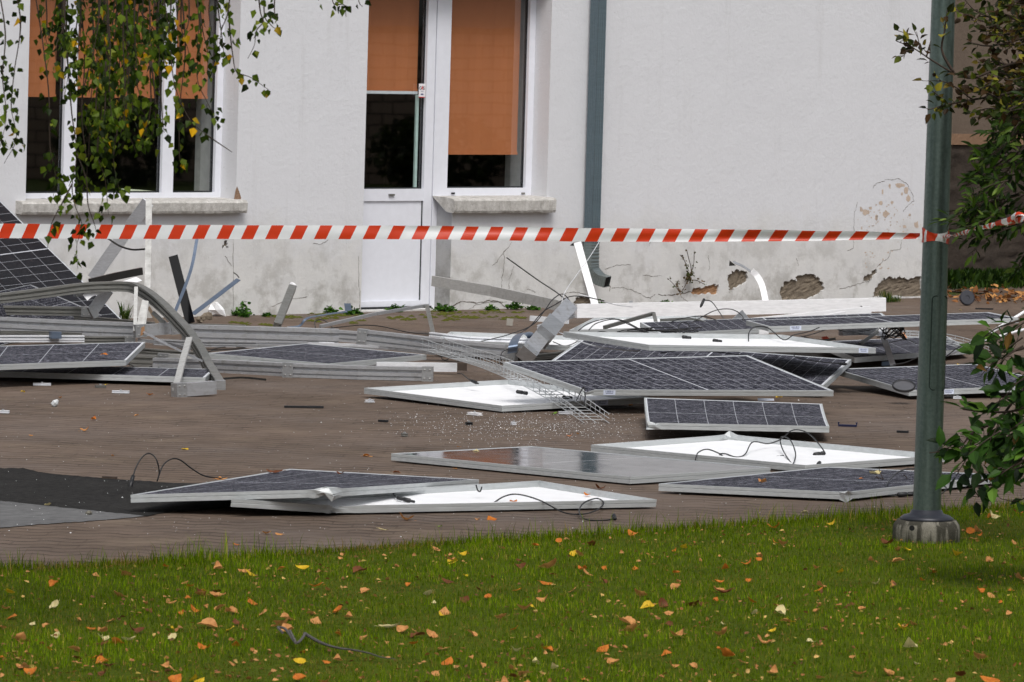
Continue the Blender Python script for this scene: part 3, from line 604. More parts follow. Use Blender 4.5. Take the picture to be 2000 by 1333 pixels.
# pile in the middle
P_K = panel(cz((711, 758, .06), (980, 793, .045), (1271, 776, .07), (993, 741.7, .09)), False, 'upturned white panel half under the big centre panel', sticker=[(1, .62, .10)])
P_G = panel(cz((1142, 761.5, .15), (1628.5, 763.5, .15), (1460, 694, .28), (983, 707, .28)), True, 'largest shattered panel on top of the centre of the pile', crumple=[(0, 0, .06, .03)], sticker=[(0, .075, .085)])
P_J = panel(cz((1136, 663, .25), (1663, 702.5, .18), (1609, 753, .085), (1066, 712, .15)), True, 'shattered panel wedged between the big centre panel and an upturned one')
P_T = panel(cz((1100, 648, .37), (1527, 654, .34), (1711, 680, .30), (1268, 674, .35)), False, 'upturned pale panel with cables on it at the top of the pile', sticker=[(2, .035, .075)])
P_12 = panel(cz((1669, 699, .10), (1590, 668, .06), (1850, 657, .05), (1892, 682, .07)), True, 'shattered panel in the back right under the wire basket')
P_13 = panel(cz((1775, 763, .06), (2076, 752, .08), (1905, 711, .14), (1630, 721, .12)), True, 'shattered panel behind the pole with a black ring leaning on its corner', sticker=[(0, .22, .08)])
P_11 = panel(cz((1501, 638, .32), (1989, 621.3, .40), (1931, 610, .39), (1457, 626, .31)), True, 'panel seen nearly edge on, propped level behind the tangled cables', sticker=[(0, .085, .08)])
P_19 = panel(cz((1290, 652, .22), (1745, 628, .26), (1722, 611.5, .28), (1250, 630, .24)), True, 'panel under the long white beam with only its pale right corner showing')
P_22 = panel(cz((1112, 645, .10), (1420, 636, .10), (1360, 616, .10), (1170, 616, .10)), False, 'upturned white panel under the left end of the white beam')
P_18 = panel(cz((853, 663, .13), (1290, 684, .13), (1330, 664, .13), (880, 648, .13)), False, 'upturned white panel behind the long grey rail, in front of the house door')
# left part
P_14 = panel(cz((242, 628, .10), (-48, 345, 1.16), (-270, 372, 1.16), (5, 648, .10)), True, 'upright dark panel leaning high against the house at the far left', mat=cells_mat(False, 'leaning_cells', lin(10, 11, 20), True))
P_14b = panel(cz((60, 556, .46), (214, 622, .12), (-60, 690, .12), (-250, 622, .46)), True, 'dark panel under the bent rail, in front of the one leaning on the house')
P_15 = panel(cz((247, 704, .15), (284, 668, .215), (-265, 683, .215), (-285, 722, .15)), True, 'tilted shattered panel with an orange leaf, at the left picture edge')
P_16 = panel(cz((401, 738, .06), (420, 721, .07), (-105, 709, .07), (-140, 722, .06)), True, 'shattered panel flat on the paving beneath the tilted left one')
P_17 = panel(cz((404, 690, .11), (596, 671, .13), (833, 693, .09), (642, 711, .08)), True, 'shattered panel between the grooved rails left of centre')
# cables with their plugs (parts of the panels they are wired to)
cable(P_E, [(434, 935, 940), (400, 930, 942), (375, 916, 945), (352, 899, 946), (335, 897, 947), (318, 910, 948), (307, 940, 950), (311, 922, 950), (305, 897, 950), (292, 886, 949), (278, 893, 949), (265, 915, 950), (256, 945, 952)], (1,))
cable(P_D, [(962, 984, 990), (985, 970, 988), (1012, 966, 990), (1055, 978, 998), (1100, 1001, 1008), (1135, 1005, 1009), (1165, 997, 1004), (1179, 983, 998), (1165, 974, 996), (1140, 983, 1002), (1131, 1000, 1010), (1142, 1014, 1018), (1170, 1017, 1018), (1198, 1014, 1017), (1199, 1009, 1015)], (1,))
cable(P_D, [(776, 957, 979), (769, 962, 984), (772, 970, 989), (783, 974, 993), (795, 977, 994)], (1,))
cable(P_D, [(930, 948, 983), (933, 958, 984), (938, 960, 984), (941, 952, 983)], ())
cable(P_H, [(1358, 899, 915), (1363, 885, 905), (1380, 878, 900), (1400, 884, 898), (1412, 891, 897), (1405, 887, 896), (1418, 887, 896), (1437, 893, 900), (1455, 888, 898), (1470, 864, 892), (1500, 867, 885), (1526, 858, 885), (1545, 842, 884), (1565, 841, 884), (1585, 852, 888), (1605, 875, 895), (1612, 887, 896)], ())
plug(P_H, 1588, 889, 1612, 885, 897)
cable(P_H, [(1545, 915, 922), (1554, 890, 905), (1545, 862, 895), (1530, 853, 890), (1524, 862, 890), (1532, 885, 898), (1552, 912, 915), (1570, 920, 922), (1590, 913, 918), (1600, 905, 913)], (1,))
plug(P_H, 1508, 896, 1532, 893, 898)
cable(P_I, [(1790, 916, 945), (1765, 918, 950), (1745, 930, 960), (1731, 950, 970), (1731, 965, 972), (1745, 969, 972), (1765, 966, 972), (1800, 966, 973), (1835, 966, 972), (1848, 955, 970), (1842, 948, 968)], ())
plug(P_I, 1752, 967, 1786, 965, 972)
cable(P_K, [(893, 730, 770), (903, 731, 772), (915, 741, 776), (928, 747, 778)], (1,)); plug(P_K, 1008, 765, 1031, 769, 788); plug(P_K, 1098, 776, 1118, 778, 792)
cable(P_G, [(1126, 782, 814), (1136, 762, 812), (1141, 757, 812), (1143, 775, 813), (1141, 790, 815)], ())
cable(P_T, [(1340, 659, 758), (1331, 655, 754), (1325, 640, 750), (1332, 630, 748), (1345, 634, 748), (1344, 645, 750), (1332, 652, 752)], ()); plug(P_T, 1332, 658, 1350, 661, 758); plug(P_T, 1392, 665, 1410, 668, 762)
cable(P_T, [(1462, 672, 760), (1463, 650, 758), (1475, 639, 754), (1500, 641, 754), (1530, 664, 760), (1550, 655, 760), (1580, 648, 754), (1600, 640, 750)], ())
cable(P_J, [(1565, 656, 754), (1562, 675, 758), (1551, 692, 760), (1560, 700, 768), (1600, 707, 776), (1632, 710, 778), (1648, 711, 780)], (1,))
cable(P_13, [(1745, 713, 745), (1770, 708, 738), (1800, 697, 732), (1840, 700, 728), (1870, 680, 725), (1900, 667, 722)], ())
def loose_cable(label, pts, ends=(), r=.0038, group='loose cables in the pile'):
    P = spline([pt(*q) for q in pts], 7); mb = MB().tube(P, r, 6); o = obj('loose_cable', mb, CABLE, None, smooth=True); tag(o, label, 'cable', group)
    for e in ends:
        a, b_ = (V(P[0]), V(P[3])) if e == 0 else (V(P[-1]), V(P[-4])); d = (a-b_).normalized()
        m2 = MB().lathe(a-d*.04, d, [(.004, 0), (.011, .006), (.011, .06), (.006, .08)], 10); obj('connector', m2, BLK, o, smooth=True)
    return o
loose_cable('black cable arching from the steel post down over the white panel', [(940, 667, 700), (990, 655, 695), (1040, 635, 690), (1065, 605, 688), (1080, 585, 686), (1100, 575, 684), (1118, 596, 684), (1125, 606, 684)])
loose_cable('second black cable arching beside the steel post', [(1010, 655, 694), (1035, 638, 690), (1060, 610, 688), (1085, 595, 686), (1112, 580, 684), (1140, 580, 684), (1180, 588, 684)])
loose_cable('double cable bulging under the left end of the white beam', [(1130, 646, 700), (1150, 632, 696), (1185, 623, 694), (1215, 626, 694), (1240, 638, 698), (1262, 650, 700)])
loose_cable('thinner cable next to the bulging one under the white beam', [(1150, 645, 700), (1165, 632, 697), (1200, 624, 695), (1228, 634, 697), (1255, 648, 700)])
loose_cable('cable with square plug hooked over the white beam', [(1372, 592, 675), (1376, 587, 675), (1390, 590, 676), (1405, 610, 682), (1420, 633, 690)], (0,))
loose_cable('cable looping in front of the middle of the white beam', [(1310, 650, 705), (1345, 635, 698), (1370, 620, 690), (1400, 606, 686), (1430, 605, 686), (1450, 618, 690), (1454, 637, 698)])
loose_cable('thin cable hanging off the right end of the white beam', [(1635, 600, 668), (1650, 585, 664), (1672, 592, 666), (1700, 612, 675), (1722, 625, 690)])
pts = []
for k in range(26):
    pts.append((1750+22*math.sin(k*1.7)+rnd.uniform(-8, 8)-k*.4, 648+14*math.cos(k*2.3)+rnd.uniform(-5, 5), 728+rnd.uniform(-4, 3)))
loose_cable('tangled coil of black cable behind the edge-on panel', pts, r=.004)
pts = [(1230+rnd.uniform(-1, 1)*60+k*4, 646+rnd.uniform(-7, 5), 722+rnd.uniform(-4, 4)) for k in range(34)]
loose_cable('flat tangle of cable along the far frame of the top upturned panel', pts, r=.0032)
loose_cable('long cable trailing behind the grooved rails', [(640, 642, 655), (700, 636, 652), (745, 638, 655), (800, 650, 662), (850, 653, 664)], r=.004)
loose_cable('short cable stub looping behind the curved strap of the left rails', [(616, 640, 660), (615, 629, 656), (625, 625, 654), (638, 629, 656), (652, 643, 660)], r=.004)
loose_cable('thin grey cable looping over the end of the long rail', [(977, 708, 720), (980, 690, 715), (992, 683, 712), (1004, 684, 712)], r=.0035)
loose_cable('small cable ring on the paving under the wire basket', [(862, 700, 705), (866, 692, 704), (874, 693, 704), (876, 701, 706), (868, 704, 707), (862, 700, 705)], r=.004)
loose_cable('crossed cables on the middle panel beside the white stub leg', [(400, 688, 700), (440, 683, 700), (480, 680, 698), (455, 678, 696), (425, 680, 697), (405, 690, 699)], r=.0035)
# ------------------------------------------------------------------ aluminium rails, struts, strips
RAILG = 'bent aluminium rails of the collapsed rack'
def prof_rail(Wd, H):   # grooved box
    a, b_ = Wd/2, H/2; g = .013
    return [(-a, -b_), (a, -b_), (a, -b_*.62), (a-g, -b_*.58), (a-g, -b_*.42), (a, -b_*.38), (a, b_*.12), (a-g*1.6, b_*.18), (a-g*1.6, b_*.5), (a, b_*.56), (a, b_), (-a, b_), (-a, b_*.56), (-a+g, b_*.5), (-a+g, b_*.18), (-a, b_*.12), (-a, -b_*.38), (-a+g, -b_*.42), (-a+g, -b_*.58), (-a, -b_*.62)]
def box_prof(Wd, H): a, b_ = Wd/2, H/2; return [(-a, -b_), (a, -b_), (a, b_), (-a, b_)]
def uprof(Wd, H, t=.003): a, b_ = Wd/2, H/2; return [(-a, -b_), (a, -b_), (a, b_), (a-t, b_), (a-t, -b_+t), (-a+t, -b_+t), (-a+t, b_), (-a, b_)]
VD = tuple(-_fw)
def beam(name, label, cat, path, wpx, mat, prof=prof_rail, dep=.8, ref=(0, 0, 1), plates=(), group=RAILG, dens=1, bolts=0):
    P = [pt(*q) for q in path]
    if len(P) > 2 and dens > 1: P = spline(P, dens)
    H = wpx/sca(path[0][2]); mb = MB()
    vertical = ref != (0, 0, 1)
    pf = prof(H*dep, H) if not vertical else prof(H, H*dep)
    mb.sweep(P, pf, ref=ref); o = obj(name, mb, mat, None); tag(o, label, cat, group)
    for e in plates:
        a, b_ = (V(P[0]), V(P[1])) if e == 0 else (V(P[-1]), V(P[-2])); d = (b_-a).normalized()
        m2 = MB(); L = .07; q = [(H*dep+.008)/2, (H+.008)/2] if not vertical else [(H+.008)/2, (H*dep+.008)/2]
        m2.sweep([a-d*.004, a+d*L], [(-q[0], -q[1]), (q[0], -q[1]), (q[0], q[1]), (-q[0], q[1])], ref=ref); pl = obj('end_plate', m2, STEELP, o)
        t = d; aa = t.cross(V(ref)).normalized(); bb = aa.cross(t); m3 = MB()
        for s_ in (.016, .052):
            for zz in (-.3, .3):
                side = -1 if (aa.dot(V(VD)) < 0) else 1
                if vertical: c_ = a+d*s_+aa*(q[0]*2*zz)+bb*(q[1] if bb.dot(V(VD)) > 0 else -q[1]); ax = bb if bb.dot(V(VD)) > 0 else -bb
                else: c_ = a+d*s_+bb*(q[1]*2*zz)+aa*side*q[0]; ax = aa*side
                m3.lathe(c_, ax, [(.006, 0), (.006, .004), (.003, .005)], 6)
        obj('bolts', m3, BOLT, pl)['label'] = 'four bolts'
    return o
def ribbon(name, label, cat, path, wpx, mat, group='loose metal strips', tilt=0., thick=.0025, dens=6, g=None):
    P = [pt(*q) for q in path]
    if len(P) > 2: P = spline(P, dens)
    W_ = wpx/sca(path[0][2]); ref = tuple(np.array(VD)+np.array([0, 0, tilt])); mb = MB().sweep(P, box_prof(W_, thick), ref=ref)
    o = obj(name, mb, mat, None); return tag(o, label, cat, group)
# left group
beam('bent_rail', 'long rail bent over in an arch and down to the paving at the left', 'rail', [(-120, 594, 705), (0, 583, 706), (96, 571, 706), (168, 562, 706), (240, 560, 707), (271, 566, 709), (307, 590, 714), (346, 628, 722), (370, 655, 728), (392, 688, 734), (410, 722, 741), (431, 756, 762)], 19, ALUD, dens=5, plates=(1,))
beam('rail', 'straight dark rail below the arched one, ending at a bracket', 'rail', [(-120, 604, 700), (0, 606, 700), (178, 609, 702)], 17, ALUD, plates=(1,))
beam('rail', 'wide weathered rail crossing behind the tilted left panel', 'rail', [(-120, 628, 704), (0, 634, 706), (130, 640, 707), (262, 645, 708)], 28, ALU)
beam('joint_tube', 'short square tube with riveted plates joining the arched rail', 'rail joint', [(264, 647, 716), (352, 640, 716)], 22, ALU, prof=box_prof, plates=(0, 1))
beam('foot_tube', 'short square tube with plates resting on the paving at the arch end', 'rail joint', [(341, 763, 776), (418, 757, 774)], 25, ALU, prof=box_prof, plates=(0,))
beam('rail', 'white rail with two round holes ending above the tilted panel', 'rail', [(-120, 662, 716), (0, 662, 716), (164, 662, 716)], 13, ALUW, plates=())
beam('rail', 'thin dark rail between the white one and the joint tube', 'rail', [(160, 664, 712), (262, 664, 712)], 13, ALUD, plates=(1,))
beam('brace', 'short flat brace rising from the dark rail to the arch', 'brace', [(180, 609, 704), (212, 566, 705)], 22, ALU, prof=box_prof, dep=.3, ref=VD)
beam('clamp_block', 'dark clamp with a bolt on the arched rail', 'clamp', [(145, 570, 704), (163, 568, 704)], 19, STEELP, prof=box_prof, dep=1.3)
beam('rail', 'broad pale rail with three ridges ending left of the door foot', 'rail', [(358, 651, 684), (500, 655, 684), (661, 660, 686)], 33, ALU, prof=prof_rail)
beam('rail', 'rail running on behind the broad ridged one', 'rail', [(560, 650, 676), (620, 653, 677), (712, 660, 678)], 22, ALU)
beam('rail', 'front rail lying on the paving with a round bolt at its right end', 'rail', [(300, 712, 724), (410, 715, 727), (556, 722, 735)], 25, ALU)
beam('rail', 'right front rail on the paving running under the upturned panel', 'rail', [(556, 723, 737), (700, 728, 742), (845, 731, 745)], 26, ALU, plates=(0, 1))
beam('rail', 'flat rail behind the right front rail', 'rail', [(735, 716, 730), (892, 718, 732)], 17, ALUW, prof=box_prof)
beam('rail', 'pale rail behind the front rail next to the house of cards at left', 'rail', [(300, 668, 696), (380, 672, 696), (600, 674, 696)], 12, ALU)
beam('rail', 'dark short rail under the tilted panel tip', 'rail', [(245, 684, 705), (330, 690, 706), (404, 694, 708)], 12, ALUD)
beam('rail', 'long grooved rail running right to the foot of the steel post', 'rail', [(700, 657, 700), (800, 668, 703), (900, 680, 708), (1008, 690, 712)], 27, ALU, plates=(0, 1), dens=4)
beam('rail', 'second white rail lying along the long grooved one', 'rail', [(840, 655, 690), (920, 664, 694), (1060, 668, 698)], 12, ALUW)
beam('steel_post', 'stub of square post tilted up beside the white beam', 'post', [(1028, 695, 722), (1060, 655, 716), (1110, 600, 708)], 31, ALU, prof=box_prof, ref=VD, plates=(0,), group=None)
beam('post_sleeve', 'dark bolted sleeve halfway up the tilted post stub', 'bracket', [(1060, 659, 718), (1078, 636, 715)], 36, STEELP, prof=box_prof, ref=VD, dep=1.05, group=None)
beam('white_beam', 'long white painted beam across the back of the pile', 'beam', [(1125, 608, 668), (1300, 604, 668), (1480, 601, 668), (1728, 595, 668)], 27, WSHEET, prof=box_prof, dep=.5, group=None)
beam('rail', 'faded plank-like rail leaning from beside the door down to the post', 'rail', [(845, 549, 640), (960, 569, 648), (1076, 594, 660), (1155, 612, 668)], 20, ALUM, prof=box_prof, dep=.3)
beam('rail', 'rusty grey rail in the shadow under the white beam', 'rail', [(1180, 640, 690), (1275, 613, 684)], 7, ALUD, prof=box_prof)
beam('strut', 'short upright strut at the end of the rusty rail', 'strut', [(1277, 613, 684), (1285, 645, 690)], 7, ALUD, prof=box_prof, ref=VD, group='thin struts')
beam('curved_sheet', 'curved grey metal sheet under the white beam', 'metal sheet', [(1290, 630, 692), (1350, 628, 692), (1400, 641, 696), (1480, 642, 700)], 14, ALUD, prof=box_prof, dep=.3, dens=5, group=None)
beam('bracket_block', 'grey bracket block under the middle of the white beam', 'bracket', [(1436, 632, 690), (1450, 618, 686)], 20, STEELP, prof=box_prof, ref=VD, group=None)
beam('white_plank', 'long white plank fanning out below the beam', 'plank', [(1440, 632, 676), (1560, 620, 676), (1700, 606, 676)], 15, WSHEET, prof=box_prof, dep=.6, group='white planks below the beam')
beam('white_plank', 'short white plank under the top upturned panel', 'plank', [(1385, 652, 706), (1500, 648, 706)], 9, WSHEET, prof=box_prof, group='white planks below the beam')
beam('white_plank', 'white slab behind the steel post at its foot', 'plank', [(1036, 622, 665), (1110, 628, 668)], 10, ALUW, prof=box_prof, group='white planks below the beam')
beam('white_plank', 'bright white sheet between edge-on panel and the right shattered panel', 'plank', [(1642, 648, 690), (1730, 645, 688)], 16, WSHEET, prof=box_prof, group='white planks below the beam')
# thin uprights and strips at the left
beam('angle_strut', 'tall thin upright strut rising to the window sill', 'strut', [(291, 389, 690), (290, 480, 692), (288, 560, 694), (278, 640, 698)], 12, ALUM, prof=box_prof, dep=.4, ref=VD, group='thin struts', dens=3)
beam('angle_strut', 'wide pale strut slanting from the sill down to the left', 'strut', [(289, 395, 672), (240, 462, 668), (182, 545, 664)], 24, ALUW, prof=box_prof, dep=.15, ref=VD, group='thin struts')
beam('strut', 'thin strut hanging straight down from the arch', 'strut', [(266, 562, 712), (264, 648, 716)], 7, ALUM, prof=box_prof, ref=VD, group='thin struts')
beam('strut', 'flat pale strut slightly right of the straight hanging one', 'strut', [(284, 588, 714), (273, 640, 716)], 13, ALUM, prof=box_prof, dep=.2, ref=VD, group='thin struts')
beam('strut', 'small rusty strut leaning behind the arch', 'strut', [(290, 600, 690), (312, 640, 690)], 6, simple('rusty_strut', lin(150, 132, 112), .6, .3), prof=box_prof, ref=VD, group='thin struts')
beam('strut', 'long leg strut from the arch down to the foot tube', 'strut', [(370, 661, 735), (357, 705, 752), (343, 760, 776)], 12, ALUM, prof=box_prof, dep=.4, ref=VD, group='thin struts')
MB_ = [(281, 649, 722), (330, 675, 728), (396, 706, 738)]
beam('wire_rod', 'thin metal rod sloping down from the joint tube', 'rod', MB_, 4, ALU, prof=box_prof, ref=VD, group='thin metal rods')
beam('strut', 'grooved post stub leaning against the wall with a white end cap', 'strut', [(541, 637, 672), (571, 562, 660)], 15, ALUD, prof=prof_rail, ref=VD, group='thin struts')
b = MB(); q = pt(574, 559, 659); b.lathe(q-np.array([.02, .0, .01]), (.35, -.3, .75), [(.002, 0), (.034, .004), (.03, .03), (.008, .038)], 5); o = obj('end_cap', b, WSHEET, bpy.data.objects[[k for k in ROOT if k.startswith('strut')][-1]])
ribbon('black_strip', 'black glassy strip standing on end in front of the wall', 'metal strip', [(338, 500, 678), (372, 632, 682)], 18, MIRR)
ribbon('grey_strip', 'thin grey strip crossing the black one', 'metal strip', [(385, 466, 680), (372, 530, 684), (341, 612, 692)], 6, BLUEST)
ribbon('blue_grey_strip', 'bluish strip pointing up right from the black strip', 'metal strip', [(377, 614, 680), (422, 580, 676), (466, 546, 672)], 9, BLUEST, tilt=.5)
ribbon('strip_tail', 'short twisted tail of wire at the tip of the bluish strip', 'metal strip', [(467, 543, 672), (462, 537, 672), (456, 533, 672)], 2.5, ALUD)
beam('dark_channel', 'dark metal channel pointing at the tall strut', 'metal strip', [(175, 552, 700), (226, 540, 698), (277, 530, 696)], 14, DARKM, prof=box_prof, dep=.4, group='loose metal strips')
ribbon('white_strip', 'white sheet end under the dark channel', 'metal strip', [(238, 556, 700), (272, 545, 698)], 15, WSHEET, tilt=1.)
ribbon('white_strip', 'white sheet scrap under the bracket of the arched rail', 'metal strip', [(166, 582, 706), (178, 573, 706), (200, 566, 706)], 14, WSHEET)
ribbon('dark_strip', 'dark curved strip hooked onto the tall strut', 'metal strip', [(208, 464, 682), (232, 480, 684), (258, 488, 686), (283, 487, 688)], 3.5, DARKM)
ribbon('blue_strap', 'curved bluish strap on the left rails', 'strap', [(562, 640, 668), (585, 637, 668), (600, 622, 668), (635, 615, 666), (678, 609, 664)], 5, BLUEST, tilt=1.2, group='curved bluish straps')
P = spline([pt(1000, 690, 716), pt(1003, 672, 716), pt(1011, 657, 712), pt(1024, 650, 705), pt(1036, 655, 698), pt(1042, 668, 697)], 6); b = MB(); hw_ = np.array([RR[0], RR[1], 0])*9/sca(712)+np.array([0, 0, .006])
for q in P: b.v += [tuple(q-hw_), tuple(q+hw_), tuple(q+hw_+.003*_fw), tuple(q-hw_+.003*_fw)]
for i in range(len(P)-1): b.f += [(i*4+k, i*4+(k+1) % 4, i*4+4+(k+1) % 4, i*4+4+k) for k in range(4)]
tag(obj('blue_strap', b, BLUEST, None), 'broad bluish strap arched over the long rail near the post', 'strap', 'curved bluish straps')
beam('strut', 'long pale tube sloping from the rails up to the door foot', 'strut', [(625, 638, 664), (730, 614, 658), (832, 597, 650)], 6, ALU, prof=box_prof, group='thin struts')
beam('strut', 'leg folded down from the tube in front of the door', 'strut', [(834, 598, 650), (840, 625, 656), (847, 656, 664)], 8, ALUD, prof=box_prof, ref=VD, group='thin struts')
beam('strut', 'rusty pale strut forming the left half of an upturned V', 'strut', [(1680, 673, 715), (1719, 644, 712)], 7, ALUD, prof=box_prof, ref=VD, group='thin struts')
beam('strut', 'pale strut forming the right half of an upturned V', 'strut', [(1720, 643, 712), (1744, 713, 724)], 11, ALUW, prof=box_prof, dep=.3, ref=VD, group='thin struts')
ribbon('white_strip', 'straight white strip standing in front of the downpipe', 'metal strip', [(1128, 474, 662), (1146, 538, 664), (1164, 602, 668)], 14, WSHEET)
ribbon('white_strip', 'white strip curving up from the beam near the bare patch', 'metal strip', [(1496, 592, 662), (1489, 560, 661), (1479, 540, 660), (1468, 529, 660)], 12, WSHEET)
ribbon('grey_strip', 'see-through looking grey tail of the curved white strip', 'metal strip', [(1466, 530, 660), (1450, 520, 660), (1432, 512, 660)], 10, ALU, tilt=2.)
def chip(name, label, cat, P2d, g, mat, group=None):
    b = MB(); P = [pt(x, y, g) for x, y in P2d]; n = len(P); k = .004*np.array(VD); b.add([p for p in P]+[p-k for p in P], [tuple(range(n)), tuple(range(n, 2*n))[::-1]]+[(i, (i+1) % n, n+(i+1) % n, n+i) for i in range(n)]); return tag(obj(name, b, mat, None), label, cat, group)
chip('metal_tab', 'small dark triangular tab at the tip of the grey tail', 'tab', [(1425, 509), (1437, 519), (1424, 520)], 660, DARKM, 'small metal tabs')
chip('metal_tab', 'small dark triangular tab at the top of the straight white strip', 'tab', [(1113, 480), (1120, 474), (1121, 481)], 662, DARKM, 'small metal tabs')
chip('metal_tab', 'bluish square tab standing by the door foot', 'tab', [(672, 593), (685, 593), (687, 607), (674, 608)], 625, BLUEST, 'small metal tabs')
chip('metal_tab', 'small grey square tab on the left end of the white beam', 'tab', [(1229, 588), (1236, 588), (1234, 600), (1226, 600)], 668, STEELP, 'small metal tabs')
chip('metal_tab', 'grey square lying on the paving behind the white panel', 'tab', [(990, 622), (1003, 623), (1001, 637), (989, 636)], 638, simple('taupe_card', lin(150, 146, 138), .7), 'small metal tabs')
chip('metal_tab', 'dark square card beside the wire basket', 'tab', [(893, 709), (912, 710), (912, 725), (893, 724)], 728, simple('brown_card', lin(62, 50, 42), .7), 'small metal tabs')
chip('metal_tab', 'bluish card between the V struts and the right panel', 'tab', [(1722, 707), (1738, 706), (1740, 714), (1722, 715)], 718, BLUEST, 'small metal tabs')
chip('white_card', 'white card lying under the big centre panel', 'card', [(1480, 778), (1512, 779), (1512, 783), (1480, 783)], 786, LABELW)
for lab, p_, r_ in [('dark rod pointing up left from the post head', [(990, 504, 668), (1050, 547, 676), (1093, 576, 684), (1120, 604, 690)], .005),
                    ('thin bowed wire rising from the post to the downpipe', [(1095, 600, 690), (1104, 570, 684), (1128, 535, 676), (1150, 505, 672), (1172, 470, 668)], .0028),
                    ('thin pale wire lying over the white strip foot', [(1130, 575, 680), (1160, 583, 680), (1200, 595, 676), (1235, 600, 674)], .0032),
                    ('pale wire bowed over the wedged panel', [(1092, 650, 740), (1140, 670, 752), (1180, 680, 762), (1215, 684, 766), (1250, 686, 768)], .004),
                    ('white straight strip leaning in from the right picture edge', [(1890, 677, 712), (1945, 644, 705), (2010, 604, 700), (2060, 575, 696)], .012),
                    ('lower white strip running out at the right picture edge', [(1842, 697, 716), (1905, 672, 712), (1960, 655, 706), (2060, 628, 700)], .011)]:
    o = obj('wire_rod', MB().tube(spline([pt(*q) for q in p_], 6), r_, 6), WSHEET if r_ > .01 else (DARKM if r_ == .005 else ALUW), None, smooth=True); tag(o, lab, 'rod', 'thin metal rods')
for lab, p_ in [('cable snaking out of the tangle along the edge-on panel', [(1700, 645, 700), (1660, 650, 702), (1625, 642, 700), (1590, 652, 704), (1560, 660, 706)]), ('cable lying over the left part of the pale sheets by the post', [(1105, 660, 702), (1130, 650, 702), (1150, 655, 703), (1175, 648, 702), (1210, 655, 703)]),
    ('cable crossing the dark gap under the post', [(1080, 668, 706), (1105, 676, 708), (1130, 664, 706), (1112, 652, 704)]), ('cable curling up right of the rusty strut', [(1290, 648, 700), (1310, 630, 696), (1335, 622, 694), (1372, 618, 692), (1400, 626, 694)]),
    ('cable running along the top of the wedged panel', [(1290, 690, 764), (1340, 684, 762), (1400, 688, 766), (1450, 694, 770)]), ('cable hanging in the gap below the white beam middle', [(1380, 620, 690), (1385, 640, 696), (1410, 648, 698), (1440, 640, 696), (1470, 645, 698)]),
    ('cable in the shade under the tilted left panel', [(225, 722, 726), (250, 712, 722), (275, 722, 726), (300, 716, 724), (330, 724, 728)]), ('cable trailing under the right panels by the pole', [(1700, 660, 704), (1680, 668, 706), (1720, 672, 708), (1768, 664, 706), (1790, 672, 708)])]:
    loose_cable(lab, p_, r=.0036)
beam('rail', 'dark broken rail lying under the front of the post', 'rail', [(1030, 700, 716), (1085, 694, 712), (1130, 686, 708)], 11, ALUD)
beam('rail', 'grey rail stub crossing behind the post head', 'rail', [(1052, 640, 690), (1120, 616, 684)], 9, ALU)
beam('metal_box', 'black box lying in the shade left of the foot tube', 'box', [(230, 724, 735), (300, 726, 736)], 15, DARKM, prof=box_prof, group=None)
beam('rail', 'short rail with plates behind the leg of the arch', 'rail', [(310, 702, 716), (398, 706, 718)], 21, ALUM, prof=box_prof, plates=(0, 1))
beam('rail', 'ridged dark rail end under the tilted panel corner', 'rail', [(255, 704, 716), (308, 706, 717)], 22, ALUD)
beam('rail', 'thin rail laid across the middle left panel back edge', 'rail', [(500, 670, 696), (690, 674, 696), (740, 678, 698)], 5, ALUW)
beam('rail', 'pale flat rail on the ground behind the middle left panel', 'rail', [(660, 676, 690), (760, 680, 692), (850, 690, 698)], 7, ALU)
beam('white_plank', 'dirty white plank end sticking out below the beam right end', 'plank', [(1470, 640, 684), (1600, 622, 680), (1650, 612, 678)], 8, WSHEET, prof=box_prof, group='white planks below the beam')
ribbon('white_strip', 'crumpled white sheet between the top panels', 'metal strip', [(1275, 655, 708), (1330, 650, 706), (1380, 655, 707)], 9, WSHEET, tilt=.6)
ribbon('dark_strip', 'dark torn strip poking out left of the cable tangle', 'metal strip', [(1570, 660, 706), (1600, 666, 708), (1632, 662, 708)], 5, DARKM)
beam('clip', 'grey clip sitting on the white rail with round holes', 'clip', [(98, 655, 717), (118, 655, 717)], 13, BLUEST, prof=box_prof, dep=1.6, group=None)
beam('bracket_plate', 'grey bracket plate closing the straight dark rail', 'bracket', [(176, 612, 704), (187, 606, 704)], 24, STEELP, prof=box_prof, dep=.6, group=None)
beam('rail', 'half hidden rail between the weathered rail and the white one', 'rail', [(-100, 650, 710), (60, 650, 711), (160, 654, 712)], 7, ALUD)
beam('rail', 'thin rail slanting down right under the joint tube', 'rail', [(270, 664, 716), (330, 672, 719), (372, 682, 722)], 6, ALU)
beam('rail', 'lower white edge rail under the broad ridged one', 'rail', [(400, 676, 692), (520, 678, 693), (650, 681, 694)], 4, ALUW)
beam('rail', 'long low rail behind the left panels near the house', 'rail', [(120, 618, 668), (300, 634, 676), (480, 640, 680)], 9, ALUD)
beam('strut', 'bent strut stub under the arch near the joint tube', 'strut', [(300, 612, 712), (322, 632, 716)], 8, ALUD, prof=box_prof, ref=VD, group='thin struts')
ribbon('dark_strip', 'dark flat strip in the gap beside the foot tube', 'metal strip', [(420, 742, 752), (470, 738, 748), (520, 742, 750)], 4, DARKM)
chip('metal_tab', 'small tan plate stuck to the joint tube', 'tab', [(276, 640), (282, 637), (283, 652), (274, 657)], 722, simple('tan_plate', lin(150, 112, 78), .7), 'small metal tabs')
